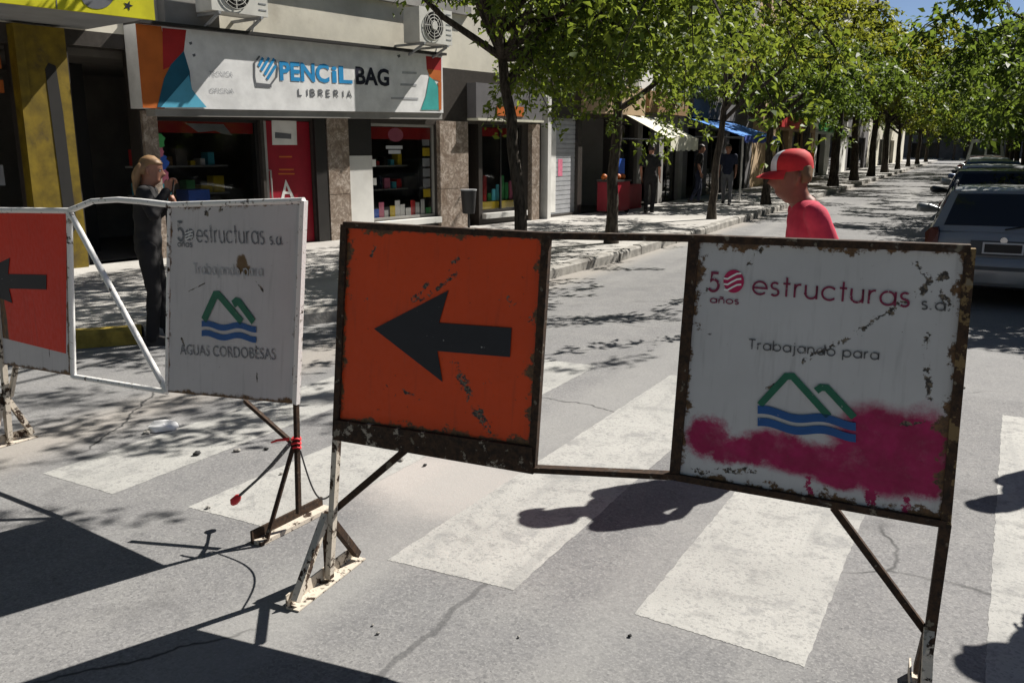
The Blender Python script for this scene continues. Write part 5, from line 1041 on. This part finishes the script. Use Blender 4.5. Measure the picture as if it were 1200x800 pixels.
# ================================================================ CARS
def car(label, loc, paint, L=4.2, Wd=1.72, H=1.44, wagon=True, rails=False, name='parked_car', plate=True, belt=.92, cat='car', van=False):
    r = thing(name, label, cat, loc, 0, 'vehicles parked along the right kerb'); w = Wd/2; zb = .24
    # lower body: stations along y with (y, half width, bottom, top)
    st = [(0.02, w*.90, .34, belt-.10), (.06, w*.955, .30, belt-.03), (.25, w*.985, .25, belt), (.8, w, zb, belt+.005), (L*.5, w, zb, belt-.01), (L*.70, w*.995, zb, belt-.03), (L*.80, w*.985, .25, belt-.05), (L*.93, w*.95, .27, belt-.16), (L*.985, w*.86, .30, belt-.26), (L, w*.74, .34, belt-.34)]
    def sect(hw, z0, z1): return [(0, z0), (hw*.86, z0), (hw*.965, z0+.07), (hw, z0+(z1-z0)*.45), (hw*.985, z1-.16), (hw*.955, z1-.045), (hw*.86, z1), (hw*.4, z1+.018), (0, z1+.022)]
    m = MB(); n = 16
    for (y, hw, z0, z1) in st:
        s_ = sect(hw, z0, z1); full = s_+[(-a, b) for a, b in s_[-2:0:-1]]; n = len(full); m.v += [(a, y, b) for a, b in full]
    for i in range(len(st)-1):
        for k in range(n): k2 = (k+1) % n; m.f.append((i*n+k, (i+1)*n+k, (i+1)*n+k2, i*n+k2))
    m.f.append(tuple(range(n))); m.f.append(tuple((len(st)-1)*n+q for q in range(n))[::-1])
    me = m.mesh('body', paint, 35); body = obj('body', me, r)
    # greenhouse
    yr0, yr1 = (.10, .36) if wagon else (.55, 1.05); yf0, yf1 = L*.72, L*.55
    if van: yr0, yr1, yf0, yf1 = .08, .14, L*.9, L*.76
    lo = [(-w*.90, yr0), (w*.90, yr0), (w*.90, yf0), (-w*.90, yf0)]; hi = [(-w*.70, yr1), (w*.70, yr1), (w*.70, yf1), (-w*.70, yf1)]
    def gpt(side, u, v, o=0.0):   # side 0 rear,1 right,2 front,3 left ; u along, v up
        a, b = lo[side], lo[(side+1) % 4]; c, d = hi[side], hi[(side+1) % 4]; z0, z1 = belt-.02, H-.03
        p = Vector((a[0]+(b[0]-a[0])*u, a[1]+(b[1]-a[1])*u, z0)).lerp(Vector((c[0]+(d[0]-c[0])*u, c[1]+(d[1]-c[1])*u, z1)), v)
        bul = .05*math.sin(math.pi*u)*(1 if side in (0, 2) else .4)+.02*math.sin(math.pi*v); nn = [Vector((0, -1, .25)), Vector((1, 0, .25)), Vector((0, 1, .5)), Vector((-1, 0, .25))][side].normalized(); return p+nn*(bul+o)
    g = MB(); nu, nv = 8, 5
    for sd in range(4):
        b = len(g.v); g.v += [tuple(gpt(sd, i/nu, j/nv)) for j in range(nv+1) for i in range(nu+1)]
        for j in range(nv):
            for i in range(nu): g.f.append((b+j*(nu+1)+i, b+j*(nu+1)+i+1, b+(j+1)*(nu+1)+i+1, b+(j+1)*(nu+1)+i))
    cab = obj('cabin', g.mesh('cabin', paint, 40), r)
    rf = MB(); nr_ = 8
    for j in range(nr_+1):
        for i in range(nr_+1):
            u, v = i/nr_, j/nr_; x = -w*.70+w*1.4*u; y = yr1+(yf1-yr1)*v
            if j == 0: y = gpt(0, u, 1).y
            if j == nr_: y = gpt(2, 1-u, 1).y
            rf.v.append((x*(1.0+.012*math.sin(math.pi*v)), y, H-.03+.035*(math.sin(math.pi*u)**.6)*(math.sin(math.pi*v)**.5 if 0 < v < 1 else 0)+.0))
    for j in range(nr_):
        for i in range(nr_): rf.f.append((j*(nr_+1)+i, j*(nr_+1)+i+1, (j+1)*(nr_+1)+i+1, (j+1)*(nr_+1)+i))
    obj('roof', rf.mesh('roof', paint, 40), r)
    def pane(name, sd, u0, u1, v0, v1, mat='car_glass', o=.006):
        p = MB(); a, b_ = 8, 4
        p.v += [tuple(gpt(sd, u0+(u1-u0)*i/a, v0+(v1-v0)*j/b_, o)) for j in range(b_+1) for i in range(a+1)]
        for j in range(b_):
            for i in range(a): p.f.append((j*(a+1)+i, j*(a+1)+i+1, (j+1)*(a+1)+i+1, (j+1)*(a+1)+i))
        return obj(name, p.mesh(name, mat, 60), cab)
    if not van: pane('rear_window', 0, .07, .93, .14, .92)
    else:
        for u in (.08, .53): pane('rear_window', 0, u, u+.38, .3, .85)
    pane('windscreen', 2, .06, .94, .1, .93)
    nw = 3 if wagon else 2
    for sd in (1, 3):
        for k in range(nw): a, b_ = .04+.90*k/nw+.012, .04+.90*(k+1)/nw-.012; pane('side_window', sd, a, b_, .12, .90)
    # rear details
    for sx in (-1, 1):
        if wagon: v = [(sx*w*.955, .03, .60), (sx*w*.80, -.004, .60), (sx*w*.80, .0, belt-.02), (sx*w*.82, .06, belt+.03), (sx*w*.91, .09, belt+.02), (sx*w*.975, .10, belt-.04)]
        else: v = [(sx*w*.955, .03, .56), (sx*w*.50, -.004, .58), (sx*w*.52, .0, belt-.13), (sx*w*.93, .06, belt-.10)]
        k = len(v); vb = [(a*.98, b_+.06, c) for a, b_, c in v]; o = (1 if sx > 0 else -1)
        fs = [tuple(range(k))[::o], tuple(range(k, 2*k))[::-o]]+[(i, (i+1) % k, (i+1) % k+k, i+k)[::-o] for i in range(k)]; obj('tail_lamp', MB().add([(a, b_-.012, c) for a, b_, c in v]+vb, fs).mesh('tail_lamp', 'tail_lamp'), r)
        hl = MB().box(min(sx*w*.45, sx*w*.80), max(sx*w*.45, sx*w*.80), L-.17, L-.05, belt-.34, belt-.22); obj('headlight', hl.mesh('headlight', 'plate_white'), r)
        mm = MB(); limb(mm, [(sx*(w*.93), L*.66, belt+.06), (sx*(w+.06), L*.655, belt+.08), (sx*(w+.17), L*.65, belt+.09)], [.03, .06, .065], 8); obj('mirror', mm.mesh('mirror', paint, 60), r)
    bp = MB(); prof = [(-w*.99, .16), (-w*.93, .0), (-w*.6, -.075), (0, -.10), (w*.6, -.075), (w*.93, .0), (w*.99, .16)]
    zs = [(.27, .04), (.31, .0), (.44, -.01), (.55, .0), (.58, .03)]; bv = [(x, y+d, z) for z, d in zs for x, y in prof]; k = len(prof); bp.add(bv, [(j*k+i, j*k+i+1, (j+1)*k+i+1, (j+1)*k+i) for j in range(4) for i in range(k-1)]); bum = obj('rear_bumper', bp.mesh('rear_bumper', paint, 40), r)
    st_ = MB().add([(x, y-.014, z) for z in (.45, .49) for x, y in prof], [(i, i+1, k+i+1, k+i) for i in range(k-1)]); obj('bumper_strip', st_.mesh('bumper_strip', 'bumper_plastic'), bum)
    obj('front_bumper', MB().box(-w*.80, w*.80, L-.06, L+.03, .27, .5).mesh('front_bumper', paint), r)
    obj('tailgate_recess', MB().box(-.32, .32, -.006, .05, .60, .76).mesh('tailgate_recess', 'bumper_plastic'), r)
    pl_ = obj('number_plate', MB().box(-.2, .2, -.02, -.008, .62, .745).mesh('number_plate', 'plate_white'), r); obj('plate_field', MB().box(-.18, .18, -.024, -.021, .637, .728).mesh('plate_field', 'black_frame'), pl_)
    obj('emblem', MB().tube([(0, -.012, belt-.09), (0, .05, belt-.09)], .035, 14).mesh('emblem', 'chrome', 40), r)
    # wheels
    for sx in (-1, 1):
        for y in (.78, L-.82):
            t = MB(); R0 = .30; x = sx*(w-.10)
            prf = [(-.095, .20), (-.10, .27), (-.08, R0-.008), (-.05, R0), (.05, R0), (.08, R0-.008), (.10, .27), (.095, .20)]; q = 24
            for (a, rr) in prf: t.v += [(x+a, y+rr*math.cos(2*math.pi*k_/q), R0+rr*math.sin(2*math.pi*k_/q)) for k_ in range(q)]
            for i in range(len(prf)-1):
                for k_ in range(q): k2 = (k_+1) % q; t.f.append((i*q+k_, i*q+k2, (i+1)*q+k2, (i+1)*q+k_))
            wh = obj('wheel', t.mesh('wheel', 'rubber', 40), r)
            rm = MB().tube([(x-sx*.03, y, R0), (x+sx*.085, y, R0)], [.205, .195], 20); obj('rim', rm.mesh('rim', 'paint_silver', 40), wh)
            for k_ in range(5): a = 2*math.pi*k_/5; obj('spoke', MB().bar((x+sx*.092, y, R0), (x+sx*.092, y+.18*math.cos(a), R0+.18*math.sin(a)), .05, .012, (1, 0, 0)).mesh('spoke', 'steel_grey'), wh)
            ar = MB(); arc_ = [(x+sx*.102, y+.355*math.cos(a), R0+.355*math.sin(a)) for a in [math.pi*k_/14 for k_ in range(15)]]; ar.tube(arc_, .028, 6); obj('wheel_arch', ar.mesh('wheel_arch', 'bumper_plastic', 60), r)
    obj('underside', MB().box(-w*.88, w*.88, .3, L-.3, .2, .3).mesh('underside', 'rubber'), r)
    if rails:
        for sx in (-1, 1): obj('roof_rail', MB().tube([(sx*w*.66, yr1+.08, H-.02), (sx*w*.66, yr1+.14, H+.045), (sx*w*.66, yf1-.2, H+.05), (sx*w*.66, yf1-.12, H-.02)], .017, 6).mesh('roof_rail', 'bumper_plastic', 60), r)
        sp = MB().add([(-w*.66, yr1-.03, H-.03), (w*.66, yr1-.03, H-.03), (w*.66, yr1+.14, H+.012), (-w*.66, yr1+.14, H+.012), (-w*.64, yr1-.01, H-.055), (w*.64, yr1-.01, H-.055)], [(0, 1, 2, 3), (1, 0, 4, 5)]); obj('spoiler', sp.mesh('spoiler', paint, 30), r)
    wip = MB().tube([gpt(0, .5, .06, .02), gpt(0, .72, .2, .02)], .008, 5); obj('wiper', wip.mesh('wiper', 'rubber'), cab)
    for sx in (-1, 1):
        for y in (L*.40, L*.62): obj('door_handle', MB().box(min(sx*(w-.005), sx*(w+.02)), max(sx*(w-.005), sx*(w+.02)), y-.2, y-.06, belt-.17, belt-.14).mesh('door_handle', 'bumper_plastic'), r)
        for y in (L*.27, L*.46, L*.68): obj('door_seam', MB().box(min(sx*(w-.004), sx*(w+.0015)), max(sx*(w-.004), sx*(w+.0015)), y, y+.008, .34, belt-.16).mesh('door_seam', 'rubber'), r)
    return r
car('grey blue station wagon with roof rails parked behind the sprayed plate', (.36, 10.9, 0), 'paint_greyblue', 4.15, 1.62, 1.31, True, True, belt=.86)
car('black hatchback parked in front of the grey wagon', (.36, 15.7, 0), 'paint_black', 4.0, 1.68, 1.42, True)
car('silver sedan parked in front of the black hatchback', (.38, 20.3, 0), 'paint_silver', 4.3, 1.7, 1.42, False)
car('dark blue hatchback parked in front of the silver sedan', (.4, 25.2, 0), 'paint_blue', 3.9, 1.66, 1.45, True)
car('black sedan parked before the white sedan', (.4, 29.8, 0), 'paint_black', 4.3, 1.7, 1.43, False)
car('white delivery van at the far end of the parked row', (.4, 49.6, 0), 'paint_white', 5.0, 1.9, 2.2, True, name='parked_van', cat='van', van=True, belt=1.1)
car('dark red hatchback parked beyond the white sedan', (.4, 39.6, 0), 'paint_red', 4.0, 1.7, 1.45, True)
car('silver hatchback parked beyond the red one', (.4, 44.4, 0), 'paint_silver', 4.0, 1.7, 1.45, True)
car('white sedan between the black sedan and the red hatchback', (.4, 34.7, 0), 'paint_white', 4.3, 1.7, 1.45, False)
